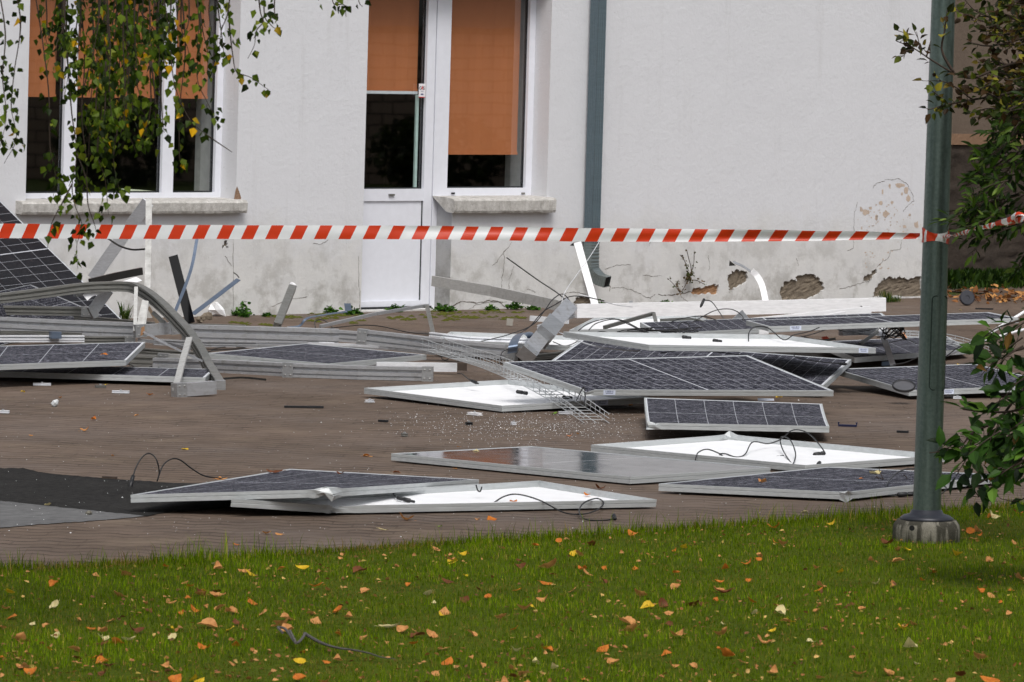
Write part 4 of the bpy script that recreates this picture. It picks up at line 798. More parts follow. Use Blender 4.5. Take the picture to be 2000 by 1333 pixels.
# wire cable baskets
def basket(label, cent, Wd, Hd, step=.07, hh=(1, 1)):
    P = spline([pt(*q) for q in cent], 12); mb = MB(); acc = 0; n = len(P)
    cross = [(-.5, 1.), (-.5, .5), (-.5, 0.), (0, 0), (.5, 0), (.5, .5), (.5, 1.)]
    def fr(i):
        t = V(P[min(i+1, n-1)]-P[max(i-1, 0)]).normalized(); a = t.cross(V((0, 0, 1))).normalized(); b_ = a.cross(t); f = hh[0]+(hh[1]-hh[0])*i/(n-1)
        return [V(P[i])+a*u*Wd*(1 if f > .3 else .8)+b_*v*Hd*f for u, v in cross]
    fs = [fr(i) for i in range(n)]
    for k in range(len(cross)): mb.tube([f[k] for f in fs], .0027, 4)
    for i in range(n-1):
        L = np.linalg.norm(P[i+1]-P[i]); acc += L
        if acc >= step: acc = 0; mb.tube(fs[i], .0027, 4)
    return tag(obj('wire_basket', mb, WIRE, None), label, 'cable basket', 'wire cable baskets')
basket('long wire basket trailing from the rails over the upturned panel onto paving', [(842, 682, 716), (890, 697, 728), (960, 718, 752), (1040, 752, 784), (1110, 790, 806), (1165, 826, 828)], .15, .075, .10, (1, .7))
basket('short crushed wire basket under the edge-on panel, behind the pole', [(1665, 652, 694), (1740, 656, 698), (1820, 662, 700), (1880, 676, 706), (1912, 690, 712)], .16, .05, .07, (.8, .8))
# small fittings on the paving
def clampbit(x, y, L=34, ang=0., mat=ALUW, label='', h=.012):
    g = y+4; c = pt(x, y, g); s = L/sca(g); a = RR*math.cos(ang)+np.cross(_fw, RR)*0+np.array([math.sin(YAW), math.cos(YAW), 0])*math.sin(ang); a = V(a); a.z = 0; a.normalize(); pp = V((-a.y, a.x, 0)); c = V((c[0], c[1], .003))
    b = MB(); prof = [(-.022, 0), (.022, 0), (.022, .004), (.012, .004), (.012, h), (.018, h), (.018, h+.003), (-.018, h+.003), (-.018, h), (-.012, h), (-.012, .004), (-.022, .004)]
    b.sweep([c-a*s/2, c+a*s/2], prof, ref=(0, 0, 1)); o = tag(obj('rail_clamp', b, mat, None), label, 'clamp', 'small rail clamps scattered on the paving')
    b = MB(); b.lathe(c+V((0, 0, h+.003)), (0, 0, 1), [(.008, 0), (.008, .007), (.005, .008)], 6); obj('bolt', b, STEELP, o); return o
for a_ in [(82, 750, 34, .1, ALUW, 'white clamp strip on the paving left of the yellow leaf'), (196, 754, 20, .3, ALUD, 'grey clamp touching a yellow leaf at left'), (236, 765, 33, -.1, ALUW, 'pale clamp just left of the foot tube of the arch'),
           (6, 804, 24, 0, ALUW, 'white clamp cut off by the left picture edge'), (722, 783, 16, .9, ALUW, 'small square clamp left of the upturned centre panel'), (927, 808, 34, -.9, WSHEET, 'slanting white clamp in front of the upturned centre panel'),
           (916, 827, 12, .4, BLK, 'dark broken clamp in the glass crumbs'), (1105, 806, 28, .1, ALUW, 'pale clamp beside the far end of the long wire basket'), (1854, 773, 18, .2, ALUW, 'two-part clamp at the right side of the pole'), (790, 849, 11, .3, ALUD, 'tiny grey clamp on the bare paving in the centre'), (1003, 827, 9, .3, ALUW, 'tiny white clamp in front of the wire basket'), (1870, 776, 16, -.2, ALUW, 'tiny clamp farther right of the pole')]:
    clampbit(*a_)
for (x, y, g, lab) in [(638, 673, 690, 'clamp lying on the back edge of the middle left panel'), (604, 702, 705, 'clamp lying on the face of the middle left panel'), (930, 640, 690, 'clamp by the back of the long rail')]:
    if x == 930: continue
    c = V(pt(x, y, g)); a = V((RR[0], RR[1], 0)).normalized(); s = .11; b = MB(); b.sweep([c-a*s/2, c+a*s/2], [(-.022, 0), (.022, 0), (.022, .006), (.012, .006), (.012, .016), (-.012, .016), (-.012, .006), (-.022, .006)]); o = tag(obj('rail_clamp', b, ALUW, None), lab, 'clamp', 'small rail clamps on the middle left panel'); b = MB().lathe(c+V((0, 0, .016)), (0, 0, 1), [(.008, 0), (.008, .01), (.004, .011)], 6); obj('bolt', b, STEELP, o)
b = MB(); c = gp(102, 795); b.lathe((c[0], c[1], .004), (.5, -.5, .8), [(.003, 0), (.018, .008), (.02, .03), (.008, .05)], 8); tag(obj('plastic_beaker', b, simple('milky_plastic', lin(190, 194, 196), .5), None), 'milky plastic beaker standing on the paving at far left', 'beaker')
def darkbar(x0, x1, y, label, mat=BLK, r=.008, hook=False):
    a, b_ = gp(x0, y, .008), gp(x1, y+1, .008); P = [a, (a+b_)/2, b_]
    if hook: P = [a+np.array([0, 0, .02]), a, b_, b_+np.array([0, 0, .02])]
    tag(obj('plastic_bar', MB().sweep(P, box_prof(.02, .012)), mat, None), label, 'bar', 'dark plastic bars on the paving')
darkbar(555, 632, 794.5, 'long black bar lying alone left of centre'); darkbar(740, 757, 822, 'short black plug on the paving in the centre'); darkbar(1638, 1673, 831, 'blue-black bracket right of the narrow shattered panel', simple('navy_plastic', lin(24, 28, 60), .4), hook=True)
darkbar(1752, 1774, 843, 'black sliver left of the pole'); darkbar(1905, 1940, 603, 'black bar on the paving before the stone base'); darkbar(200, 228, 933, 'dark stick on the edge of the asphalt patch', BARK)
b = MB(); c = V(pt(1888, 583, 598)); b.lathe(c+V(VD)*-.02, V(VD)+V((.2, 0, .15)), [(.06, 0), (.068, .006), (.068, .03), (.06, .036), (.02, .036), (.018, .03)], 28); tag(obj('black_disc', b, simple('navy_disc', lin(34, 36, 46), .5), None), 'black round puck standing on edge in front of the grass strip', 'disc')
b = MB(); c = V(pt(1765, 757, 790)); ax = (V(VD)*.45+V((0, 0, .95))).normalized(); b.lathe(c, ax, [(.070, 0), (.074, .004), (.074, .014), (.066, .016), (.064, .009), (.01, .008)], 28); dsk = tag(obj('ring_cap', b, simple('grey_disc', lin(84, 84, 88), .5), None), 'grey disc with black rim leaning on the panel corner left of the pole', 'disc')
b = MB(); rr = .071; a1_ = ax.orthogonal().normalized(); a2_ = ax.cross(a1_); b.tube([c+ax*.014+a1_*rr*math.cos(t*math.pi/12)+a2_*rr*math.sin(t*math.pi/12) for t in range(25)], .005, 6); obj('rim', b, BLK, dsk)
for (x0, y0, x1, y1, g, lab) in [(1604, 659, 1624, 666, 698, 'orange scrap in the back right panels'), (1760, 652, 1772, 662, 705, 'peach scrap inside the cable tangle')]:
    chip('orange_scrap', lab, 'scrap', [(x0, y0), ((x0+x1)/2, y0-2), (x1, y1-2), (x1-4, y1), (x0+4, y1-1)], g, ORANGE if x0 < 1700 else simple('peach', lin(220, 160, 120), .6), 'coloured plastic scraps')
# rubble by the wall and crumbs of glass
for i, (x, y, s, lab, m_) in enumerate([(424, 613, .10, 'broken white plaster lump in front of the wall crack', BACK), (405, 620, .06, 'grey rubble lump beside the white plaster lump', RENDERC), (392, 626, .05, 'smallest rubble lump by the black strip foot', RENDERC), (173, 1002, .02, 'pebble on the worn asphalt strip', CONC), (1924, 690, .06, 'dark brick lump right of the pole', simple('dark_brick', lin(80, 56, 44), .9))]):
    c = gp(x, y+5); b = MB(); vs = []; fs = []; k = 8
    for a in range(5):
        for j in range(k):
            th = math.pi*a/4; ph_ = 2*math.pi*j/k; q = V((math.sin(th)*math.cos(ph_), math.sin(th)*math.sin(ph_)*.8, math.cos(th)*.7)); q = q*(s*(.8+.9*mnoise.noise(q*1.7+V((i*5., 0, 0))))); vs.append((c[0]+q.x, c[1]+q.y, s*.55+q.z))
    for a in range(4):
        for j in range(k): fs.append((a*k+j, a*k+(j+1) % k, (a+1)*k+(j+1) % k, (a+1)*k+j))
    b.add(vs, fs); tag(obj('rubble_lump', b, m_, None), lab, 'rubble', 'rubble lumps')
n = 2300; _m = nr.rand(n) < .62; X = np.where(_m, nr.normal(1030, 130, n), nr.uniform(0, 1900, n)); Y = np.where(_m, nr.normal(832, 17, n), nr.uniform(700, 1050, n))
b = MB()
for x, y in zip(X, Y):
    if y < 700 or y > lawn_edge_y(x)-4: continue
    c = gp(x, y, .004); s = nr.uniform(.0008, .0034)*(1.6 if nr.rand() < .06 else 1); t = nr.rand()*6.3; u = np.array([math.cos(t), math.sin(t), 0])*s; v = np.array([-math.sin(t), math.cos(t), 0])*s*nr.uniform(.6, 1); hgt = np.array([0, 0, s*.9])
    b.add([c-u, c+v, c+u, c-v, c+hgt], [(0, 1, 4), (1, 2, 4), (2, 3, 4), (3, 0, 4)])
tag(obj('glass_crumbs', b, CRUMB, None, loc=(20, 20, 0)), 'scattered crumbs of shattered panel glass over the paving', 'glass crumbs', kind='stuff')
# ------------------------------------------------------------------ lamp post and barrier tape
pole = thing('lamp_post', 'green-grey galvanised lamp post standing in a round concrete footing', 'lamp post', gp(1811, 1058)); PG = 1058
def pm():
    m = N('pole_galvanised'); P = geo_pos(m); mp = m.n('Mapping'); mp.inputs['Scale'].default_value = (30, 30, 1.2); m.l(P, mp.inputs[0]); n1 = m.noise(1, 4, .6, mp.outputs[0])
    c = m.ramp(n1, [(.3, lin(84, 98, 94)), (.7, lin(120, 134, 130))]); c = m.mix(.35, c, m.ramp(m.noise(60, 3, .7, P), [(.3, lin(70, 88, 80)), (.7, lin(126, 140, 134))])); m.base(c); m.set(.34, .8); return m.m
POLE = pm()
p0, p1 = pt(1810, 1003, PG), pt(1842.5, 0, PG); r0, r1 = 28/sca(PG), 23.6/sca(PG)
ax = (p1-p0); b = MB(); n_ = 48; vs = []; top = p0+ax*2.6
prs = [(t, r0+(r1-r0)*t) for t in (0, .3, .6, 1, 1.6, 2.6)]
axv = V(ax).normalized(); aa = axv.cross(V((0, 1, 0))).normalized(); bb = axv.cross(aa)
def pc(t, th, r=None): return V(p0)+V(ax)*t+(aa*math.cos(th)+bb*math.sin(th))*(r if r is not None else r0+(r1-r0)*t)
b.add([pc(t, 2*math.pi*i/n_) for t, r in prs for i in range(n_)], [(j*n_+i, j*n_+(i+1) % n_, (j+1)*n_+(i+1) % n_, (j+1)*n_+i) for j in range(len(prs)-1) for i in range(n_)]); obj('shaft', b, POLE, pole, smooth=True)
# service hatch: find angle range facing the pixels 1822..1846
def tpar(y): return (1003-y)/1003
def ang_for(x, y):
    best = None
    for i in range(720):
        th = i*math.pi/360; q = np.array(pc(tpar(y), th)); d = q-CAM; 
        if (q-np.array(pc(tpar(y), 0, 0)))@_fw > 0: continue
        X_ = 1000+F*(d@RR)/(d@_fw)
        if best is None or abs(X_-x) < best[0]: best = (abs(X_-x), th)
    return best[1]
th0, th1 = ang_for(1818, 670), ang_for(1845.0, 670); dth = ((th1-th0+math.pi) % (2*math.pi))-math.pi; sg = 1 if dth > 0 else -1; dth = abs(dth)*1.15
def hatch_pts(inset, r_):
    t0, t1 = tpar(762), tpar(579); o = []; rc_ = .018
    for (ct, cth, a0) in ((t0, 0, 270), (t1, 0, 180), (t1, 1, 90), (t0, 1, 0)):
        for k in range(5):
            a = math.radians(a0-k*22.5); 
            tt = (t0+inset/np.linalg.norm(ax)+rc_/np.linalg.norm(ax)) if ct == t0 else (t1-inset/np.linalg.norm(ax)-rc_/np.linalg.norm(ax)); th_ = (rc_+inset)/r0 if cth == 0 else dth-(rc_+inset)/r0
            o.append((tt+math.sin(a)*rc_/np.linalg.norm(ax), th0+sg*(th_+math.cos(a)*rc_/r0)))
    return [pc(t, th, r0+(r1-r0)*t+r_) for t, th in o]
b = MB(); b.tube(hatch_pts(0, .0012)+[hatch_pts(0, .0012)[0]], .0028, 5); hatch = bpy.data.objects.new('service_door', None); C.objects.link(hatch); hatch.parent = pole
obj('door_seam', b, simple('seam_dark', lin(24, 40, 34), .7), hatch)
b = MB(); t0, t1 = tpar(758), tpar(583); g_ = [pc(t0+(t1-t0)*j/8, th0+sg*(dth*(.06+.88*i/10)), (r0+(r1-r0)*t0)+.0016) for j in range(9) for i in range(11)]
b.add(g_, [(j*11+i, j*11+i+1, (j+1)*11+i+1, (j+1)*11+i) for j in range(8) for i in range(10)]); obj('door_leaf', b, POLE, hatch, smooth=True)
fb = pt(1811, 1012, PG); b = MB(); b.lathe(np.array([p0[0], p0[1], fb[2]-.01]), (0, 0, 1), [(r0+.056, 0), (r0+.058, .01), (r0+.040, .022), (r0+.012, .030), (r0+.005, .046), (r0-.004, .05)], 48); obj('base_collar', b, simple('collar_dark', lin(46, 48, 56), .4, .2), pole, smooth=True)
b = MB(); rc0 = 68/sca(PG); zt_ = fb[2]-.008; b.lathe((p0[0], p0[1], -.05), (0, 0, 1), [(rc0*1.0, 0), (rc0*.985, .05+zt_*.6), (rc0*.965, .05+zt_-.022), (rc0*.86, .05+zt_), (rc0*.3, .05+zt_+.001)], 56)
b.v = [tuple(np.array(v)+np.array(mnoise.noise_vector(V(v)*22))*.003) for v in b.v]; obj('concrete_footing', b, CONC, pole, smooth=True)
b = MB(); q = pt(1781, 1032, 1072); b.lathe(q, VD, [(.012, -.01), (.012, .004)], 10); obj('plug_hole', b, INSIDE, pole)
# tape: strip from the far left to the pole
tape = thing('barrier_tape', 'red and white barrier tape strung across the picture to the lamp post', 'barrier tape', gp(1811, PG))
ty = [(-420, 450, 14.8), (-100, 451.5, 14.5), (0, 451.5, 14.3), (400, 453.5, 13.6), (800, 455, 13.2), (1100, 458.5, 13.2), (1300, 459.5, 12.8), (1500, 460.5, 11.2), (1700, 461.3, 8), (1760, 461.5, 6.2), (1803, 461.5, 5.2)]
b = MB(); uv = []; xs = np.linspace(-420, 1797, 150); u = 0; last = -420
for i, x in enumerate(xs):
    yc = np.interp(x, [t[0] for t in ty], [t[1] for t in ty]); hw = np.interp(x, [t[0] for t in ty], [t[2] for t in ty]); u += (x-last)/(47.6 if x < 900 else 47.6+min(5, (x-900)/120)); last = x
    yc += .5*math.sin(x*.006)
    for k in range(5):
        t = k/4*2-1; q = pt(x, yc+t*hw, PG-1); q = q+UU*(.0016*mnoise.noise(V((x*.011, 5, 0))))+_fw*(.016*mnoise.noise(V((x*.004, t*.8, 0)))*(1 if x > 800 else .4)+ (.012*(1-t*t) if x > 1400 else 0)); b.v.append(tuple(q)); uv.append((u+.30, 1-k/4))
for i in range(len(xs)-1):
    for k in range(4): b.f.append((i*5+k, i*5+k+1, (i+1)*5+k+1, (i+1)*5+k))
b.uv = uv; obj('strip', b, TAPE, tape, smooth=True)
# wrap round the pole
b = MB(); uv = []
for i in range(65):
    th = 2*math.pi*i/64; t_m = tpar(461)
    for k in range(4):
        dz = (k/3-.5)*22/1003+.004*math.sin(th*2+k); q = pc(t_m+dz-.004*math.sin(th+.5), th, r0+(r1-r0)*t_m+.003+.002*math.sin(5*th+k*2)); b.v.append(tuple(q)); uv.append((i/64*3.6+.1+k*.05, k/3))
for i in range(64):
    for k in range(3): b.f.append((i*4+k, i*4+k+1, (i+1)*4+k+1, (i+1)*4+k))
b.uv = uv; obj('wrap', b, TAPE, tape, smooth=True)
b = MB(); uv = []      # knot and the twisted tail going right and up
def rope(P, wfun, tw, u0):
    b_ = MB(); uv_ = []; n = len(P)
    for i in range(n):
        t = V(P[min(i+1, n-1)]-P[max(i-1, 0)]).normalized(); a = t.cross(V(VD)).normalized(); c_ = a.cross(t); w_ = wfun(i/(n-1)); th = tw*i/(n-1)
        for k in range(7):
            s = (k/6*2-1); al = th+s*1.9*(1-.5*i/n); q = V(P[i])+(a*math.cos(al)+c_*math.sin(al))*w_*(.35+.65*abs(s)); b_.v.append(tuple(q)); uv_.append((u0+i/(n-1)*tw*1.1, k/6))
    for i in range(n-1):
        for k in range(6): b_.f.append((i*7+k, i*7+k+1, (i+1)*7+k+1, (i+1)*7+k))
    b_.uv = uv_; return b_
P = spline([pt(1843, 464, 1060), pt(1870, 459, 1072), (pt(1905, 449, 1090)), pt(1950, 438, 1104), pt(2000, 428, 1116), pt(2120, 398, 1140)], 22)
obj('twisted_tail', rope(P, lambda s: .007+.012*s+.003*math.sin(s*30), 26, 0), TAPE, tape, smooth=True)
P = spline([pt(1950, 437, 1104), pt(1975, 432, 1110), pt(1990, 424, 1114), pt(1998, 430, 1116)], 8); obj('tail_loop', rope(P, lambda s: .022, 3, .2), TAPE, tape, smooth=True)
b = MB(); kc = V(pt(1848, 464, 1054)); b.lathe(kc-V((.015, 0, .02)), (.3, .1, .95), [(.004, 0), (.016, .006), (.012, .016), (.019, .026), (.010, .038), (.003, .044)], 12); b.uv = [(.02*i % .45*.9, .2) for i in range(len(b.v))]; obj('knot', b, simple('tape_red', lin(205, 48, 24), .4), tape, smooth=True)
# ------------------------------------------------------------------ foliage
LSH = dict(blade=[(0, 0), (.35, .045), (.7, .035), (1, 0)], ovate=[(0, 0), (.28, .34), (.62, .27), (1, 0)], long=[(0, 0), (.32, .25), (.66, .20), (1, 0)], rhomb=[(0, 0), (.30, .42), (.62, .26), (1, 0)], lance=[(0, 0), (.35, .16), (.7, .13), (1, 0)])
def leaf_field(name, pl, parent, shape='ovate', mat=None, fold=.35, curl=.25):
    """pl: list of (pos, tip direction, normal, size, colour)"""
    (_, _), (t1, w1), (t2, w2), _2 = LSH[shape]; n = len(pl); Vv = np.zeros((n, 8, 3)); Cc = np.zeros((n, 8, 4)); Cc[..., 3] = 1
    for i, (p, d, nn, s, col) in enumerate(pl):
        d = d/np.linalg.norm(d); a = np.cross(d, nn); a /= np.linalg.norm(a)+1e-9; m_ = np.cross(a, d); cu = curl*nr.uniform(-.3, 1)
        mid = lambda t: p+d*t*s+m_*(-cu*t*t)*s
        Vv[i] = [mid(0), mid(t1), mid(t2), mid(1), mid(t1)+(a*w1+m_*w1*fold)*s, mid(t2)+(a*w2+m_*w2*fold)*s, mid(t1)+(-a*w1+m_*w1*fold)*s, mid(t2)+(-a*w2+m_*w2*fold)*s]
        Cc[i, :, :3] = col; Cc[i, 0:3, :3] = np.minimum(1, np.array(col)*1.12)
    mb = MB(); mb.v = Vv.reshape(-1, 3).tolist(); fs = []
    for i in range(n):
        o = i*8; fs += [(o, o+1, o+4), (o+4, o+1, o+2, o+5), (o+5, o+2, o+3), (o, o+6, o+1), (o+6, o+7, o+2, o+1), (o+7, o+3, o+2)]
    mb.f = fs; return obj(name, mb, mat or LEAF, parent, cols=Cc.reshape(-1, 4))
def C3(r, g, b): return np.array(lin(r, g, b)[:3])
def pick(cols, w): return cols[nr.choice(len(cols), p=np.array(w)/sum(w))]*nr.uniform(.75, 1.25)
DN = np.array([0, 0, -1.]); TOC = np.array(VD)
# -- birch hanging from above at the left
bt = thing('birch_tree', 'birch whose drooping leafy twigs hang over the left window', 'tree', gp(-800, 1320)*np.array([1, 1, 0]))
GB = 1270
twigs = []; main = [
 ([(18, -60), (40, 40), (28, 140), (22, 210), (32, 270), (8, 320)], 1.0), ([(-10, -60), (10, 60), (5, 150), (12, 230), (-4, 300)], .8), ([(60, -60), (80, 60), (95, 180), (98, 290), (108, 340), (104, 385)], .9), ([(100, -60), (128, 90), (140, 220), (150, 300), (141, 360), (146, 400), (160, 440), (150, 480), (152, 525)], 1.0),
 ([(141, 360), (120, 400), (100, 440), (92, 490)], .7), ([(150, 300), (168, 350), (172, 400), (185, 440), (190, 462)], .8), ([(150, -60), (165, 100), (160, 230), (170, 330), (160, 380)], .8), ([(200, -60), (212, 100), (198, 220), (190, 300), (205, 350), (212, 420)], 1.), ([(240, -60), (250, 90), (240, 200), (222, 300), (230, 360), (240, 385)], .9),
 ([(280, -60), (262, 120), (282, 220), (288, 290)], 1.), ([(310, -60), (330, 60), (340, 160), (368, 230), (400, 262)], 1.1), ([(350, -60), (362, 90), (352, 200), (350, 300), (356, 325)], .9), ([(380, -60), (392, 60), (385, 150), (405, 200), (422, 232)], 1.), ([(418, -60), (408, 20), (418, 80)], .5),
 ([(452, -60), (446, 20), (432, 62), (428, 105)], .5), ([(446, 20), (450, 70), (455, 110), (462, 140), (490, 152), (525, 176)], .9), ([(500, -60), (508, 20), (514, 42), (500, 62), (497, 88), (484, 115)], .9), ([(540, -60), (536, 20), (544, 36)], .6), ([(520, -60), (516, 25), (530, 50), (541, 58)], .7),
 ([(622, -60), (622, 2)], .5), ([(655, -60), (650, 4), (672, 10), (676, 34)], .9), ([(690, -60), (700, 0), (708, 14)], .6), ([(400, 262), (430, 282), (454, 298)], .1)]
for pl, dn in main: twigs.append((pl, dn, GB+rnd.uniform(-25, 25)))
for k in range(52):       # denser curtain between the named twigs
    x = rnd.choice([rnd.uniform(55, 420), rnd.gauss(250, 90)]); x = min(max(x, 45), 420)
    bot = rnd.choice([rnd.uniform(50, 150), rnd.uniform(120, 320 if 170 < x < 320 else 215)]); bot *= (1. if x < 330 else .85); sw = rnd.uniform(-28, 28)
    twigs.append(([(x, -60), (x+sw*.4+rnd.uniform(-8, 8), bot*.35), (x+sw*.8+rnd.uniform(-8, 8), bot*.7), (x+sw, bot)], rnd.uniform(.8, 1.3), GB+rnd.uniform(-110, 60)))
for k in range(12):
    x = rnd.uniform(175, 320); twigs.append(([(x, 120), (x+rnd.uniform(-20, 20), 220), (x+rnd.uniform(-25, 25), rnd.uniform(250, 320))], 1.1, GB+rnd.uniform(-60, 40)))
leaves = []; wood = MB(); bcol = [C3(78, 100, 22), C3(102, 122, 34), C3(54, 72, 18), C3(128, 138, 44), C3(215, 165, 20), C3(34, 48, 16), C3(170, 140, 30)]; bw_ = [26, 16, 28, 9, 2.6, 22, 3]
for (pl, dn, g) in twigs:
    P = spline([pt(x, y, g) for x, y in pl], 8); wood.tube(P, .0022, 4, scales=[1.5-1.1*i/len(P) for i in range(len(P))])
    L = sum(np.linalg.norm(P[i+1]-P[i]) for i in range(len(P)-1)); n = int(L*70*dn)
    for k in range(n):
        t = nr.rand()*(len(P)-1.01); i = int(t); p = P[i]+(P[i+1]-P[i])*(t-i); off = nr.normal(0, 1, 3); off /= np.linalg.norm(off); q = p+off*nr.uniform(.008, .035)
        d = DN*1.3+off*.7+nr.normal(0, .3, 3); nn = nr.normal(0, 1, 3)+TOC*.8; leaves.append((q, d, nn, nr.uniform(.018, .038), pick(bcol, bw_)))
leaf_field('leaves', leaves, bt, 'rhomb'); obj('twigs', wood, BARK, bt, smooth=True)
b = MB(); tb = gp(-800, 1320)*np.array([1, 1, 0]); H = pt(-800, -200, 1320)[2]; z1 = pt(100, -60, GB)[2]+.5
b.tube(spline([tb, tb+[0, 0, 1.2], tb+[.05, 0, 2.6], tb+[0, .1, 4.6]], 5), .14, 10, scales=None); obj('trunk', b, concrete_mat('birch_bark', lin(60, 56, 52), lin(200, 196, 188), 5), bt, smooth=True)
b = MB()
for (x1, g1, zz) in ((150, GB, .25), (420, GB-30, .35), (690, GB, .3), (250, GB-90, .5)):
    e = pt(x1, -60, g1)+np.array([0, 0, zz]); s_ = tb+np.array([0, 0, 3.0+zz]); P = spline([s_, s_*.6+e*.4+[0, 0, .45], s_*.2+e*.8+[0, 0, .3], e, e+(e-s_)*.12-[0, 0, .2]], 7); b.tube(P, .045, 8, scales=[1-.75*i/len(P) for i in range(len(P))])
b.tube(spline([pt(-60, -140, GB), pt(150, -190, GB), pt(420, -170, GB-30), pt(720, -110, GB)], 8), .012, 6)
for (pl, dn, g) in twigs:
    if pl[0][1] == -60: x = pl[0][0]; b.tube([pt(x, -60, g), pt(x+6, -110, g)+np.array([0, 0, .02]), pt(x+14, -175, GB)], .0035, 4)
obj('branch', b, BARK, bt, smooth=True)
# -- generic shrub from pixel branches
def shrub(name, label, base, branches, g, cols, wts, size, shape, dens, spread, extra=(), trunk_r=.03, lmat=None, upw=0.):
    t = thing(name, label, 'shrub', base); wood = MB(); lv = []
    for (pl, dn, *rest) in branches:
        gg = g+rnd.uniform(-14, 14) if not rest else rest[0]; P = spline([pt(x, y, gg) for x, y in pl], 7); r = .0075 if len(pl) > 3 else .004; wood.tube(P, r, 5, scales=[1-.75*i/len(P) for i in range(len(P))])
        L = sum(np.linalg.norm(P[i+1]-P[i]) for i in range(len(P)-1)); n = int(L*dens*dn)
        for k in range(n):
            tt = (nr.rand()**.7)*(len(P)-1.01); i = int(tt); p = P[i]+(P[i+1]-P[i])*(tt-i); ax = (P[min(i+1, len(P)-1)]-P[i]); ax = ax/(np.linalg.norm(ax)+1e-9); off = nr.normal(0, 1, 3); off /= np.linalg.norm(off)
            q = p+off*nr.uniform(.2, 1)*spread; d = ax*.7+off*.9+np.array([0, 0, upw])+nr.normal(0, .3, 3); nn = np.array([0, 0, .9])+TOC*.5+nr.normal(0, .5, 3)
            if dn > .3 and nr.rand() < .4: wood.tube([p, q], .0018, 3)
            lv.append((q, d, nn, size*nr.uniform(.6, 1.2), pick(cols, wts)))
    leaf_field('leaves', lv, t, shape, lmat); 
    bp = np.array(base, float); b2 = MB()
    for (pl, dn, *rest) in [q for q in branches if q[0][0][0] > 2000][::2]:
        e = pt(*pl[0], g); b2.tube(spline([bp+nr.normal(0, .05, 3)*[1, 1, 0], bp*.55+e*.45+[0, 0, .1], bp*.12+e*.88, e], 5), trunk_r, 7, scales=[1-.7*i/16 for i in range(16)])
    for m_ in (wood,): obj('twigs', m_, BARK, t, smooth=True)
    obj('stems', b2, BARK, t, smooth=True); return t
olive = [C3(52, 62, 22), C3(86, 96, 30), C3(40, 46, 18), C3(72, 52, 28), C3(104, 90, 30), C3(52, 38, 24), C3(140, 132, 40)]
br = [([(2040, 110), (1960, 130), (1900, 152), (1862, 142), (1820, 118), (1785, 95), (1750, 80)], .35, 1085), ([(1862, 142), (1840, 100), (1845, 60), (1850, 20)], .45, 1085), ([(1800, 105), (1795, 85), (1790, 62)], 1.1, 1085), ([(1785, 95), (1770, 82), (1768, 62)], 1.1, 1085), ([(1785, 97), (1770, 100), (1765, 115)], 1., 1085), ([(1810, 110), (1815, 90), (1818, 80)], .7, 1085),
      ([(2040, 160), (1960, 185), (1900, 195), (1850, 205), (1812, 215)], 1., 1085), ([(1850, 205), (1830, 185), (1812, 172)], .9, 1085), ([(1900, 195), (1850, 162), (1802, 158)], .5, 1085), ([(2040, 60), (1980, 80), (1930, 90), (1890, 82)], 1., 1060)]
for k in range(110):
    x = 2060-abs(rnd.gauss(0, 72)); y = rnd.uniform(-60, 250); br.append(([(x+40, y+rnd.uniform(-30, 40)), (x, y), (x-rnd.uniform(15, 50), y+rnd.uniform(-30, 18))], 1., rnd.uniform(1050, 1100)))
shrub('autumn_shrub', 'sparse shrub with brown and olive autumn leaves reaching across the pole top', gp(2250, 1090), br, 1075, olive, [20, 12, 16, 14, 9, 12, 6], .044, 'ovate', 74, .035, lmat=None)
gr = [C3(58, 84, 24), C3(82, 106, 34), C3(42, 62, 20), C3(30, 46, 16), C3(110, 132, 56)]
br = []
for k in range(64):
    y = rnd.uniform(190, 470); x0 = np.interp(y, [180, 260, 330, 420, 440, 480, 520], [1975, 1915, 1880, 1875, 1868, 1905, 1950]); x = rnd.uniform(x0+18, 2070); tx = x-rnd.uniform(15, 40)
    if rnd.random() < .35: tx = x0+rnd.uniform(0, 14); x = tx+35
    br.append(([(x+50, y-rnd.uniform(10, 60)), (x+15, y-rnd.uniform(0, 20)), (tx, y+rnd.uniform(4, 26))], 1., rnd.uniform(1062, 1098)))
br.append(([(1990, 380), (1920, 400), (1862, 425), (1846, 431)], .5, 1078)); br += [([(2030, 500), (1990, 525), (1975, 545)], 1., 1070), ([(2040, 470), (2000, 500), (1985, 530)], 1., 1070)]
shrub('green_shrub', 'bright green narrow-leaved shrub hiding the tape at the right edge', gp(2200, 1095), br, 1080, gr, [24, 16, 22, 16, 6], .062, 'lance', 85, .03)
dg_ = [C3(52, 84, 28), C3(72, 108, 36), C3(38, 62, 22), C3(24, 42, 18), C3(96, 130, 46), C3(120, 90, 40)]
br = [([(2060, 700), (1990, 770), (1950, 820), (1900, 845), (1880, 868), (1850, 880), (1815, 885)], .9, 1140), ([(2060, 760), (1990, 800), (1930, 805), (1880, 800)], .8, 1150), ([(2060, 640), (2000, 680), (1940, 690), (1900, 700)], .9, 1140), ([(2060, 600), (2010, 620), (1950, 640), (1920, 660)], .7, 1150), ([(1990, 680), (1940, 710), (1915, 735)], .9, 1145),
      ([(1900, 845), (1890, 890), (1870, 925)], 1., 1145), ([(1950, 830), (1925, 880), (1910, 930)], 1.2, 1150), ([(2060, 860), (2000, 900), (1950, 925), (1905, 950), (1912, 972)], .8, 1150), ([(1950, 820), (1920, 860), (1885, 880)], 1.2, 1140), ([(2060, 800), (2000, 830), (1960, 870)], 1.2, 1150), ([(2040, 950), (1990, 978), (1955, 975)], .35, 1150), ([(1990, 770), (1960, 780), (1940, 790)], 1.1, 1145)]
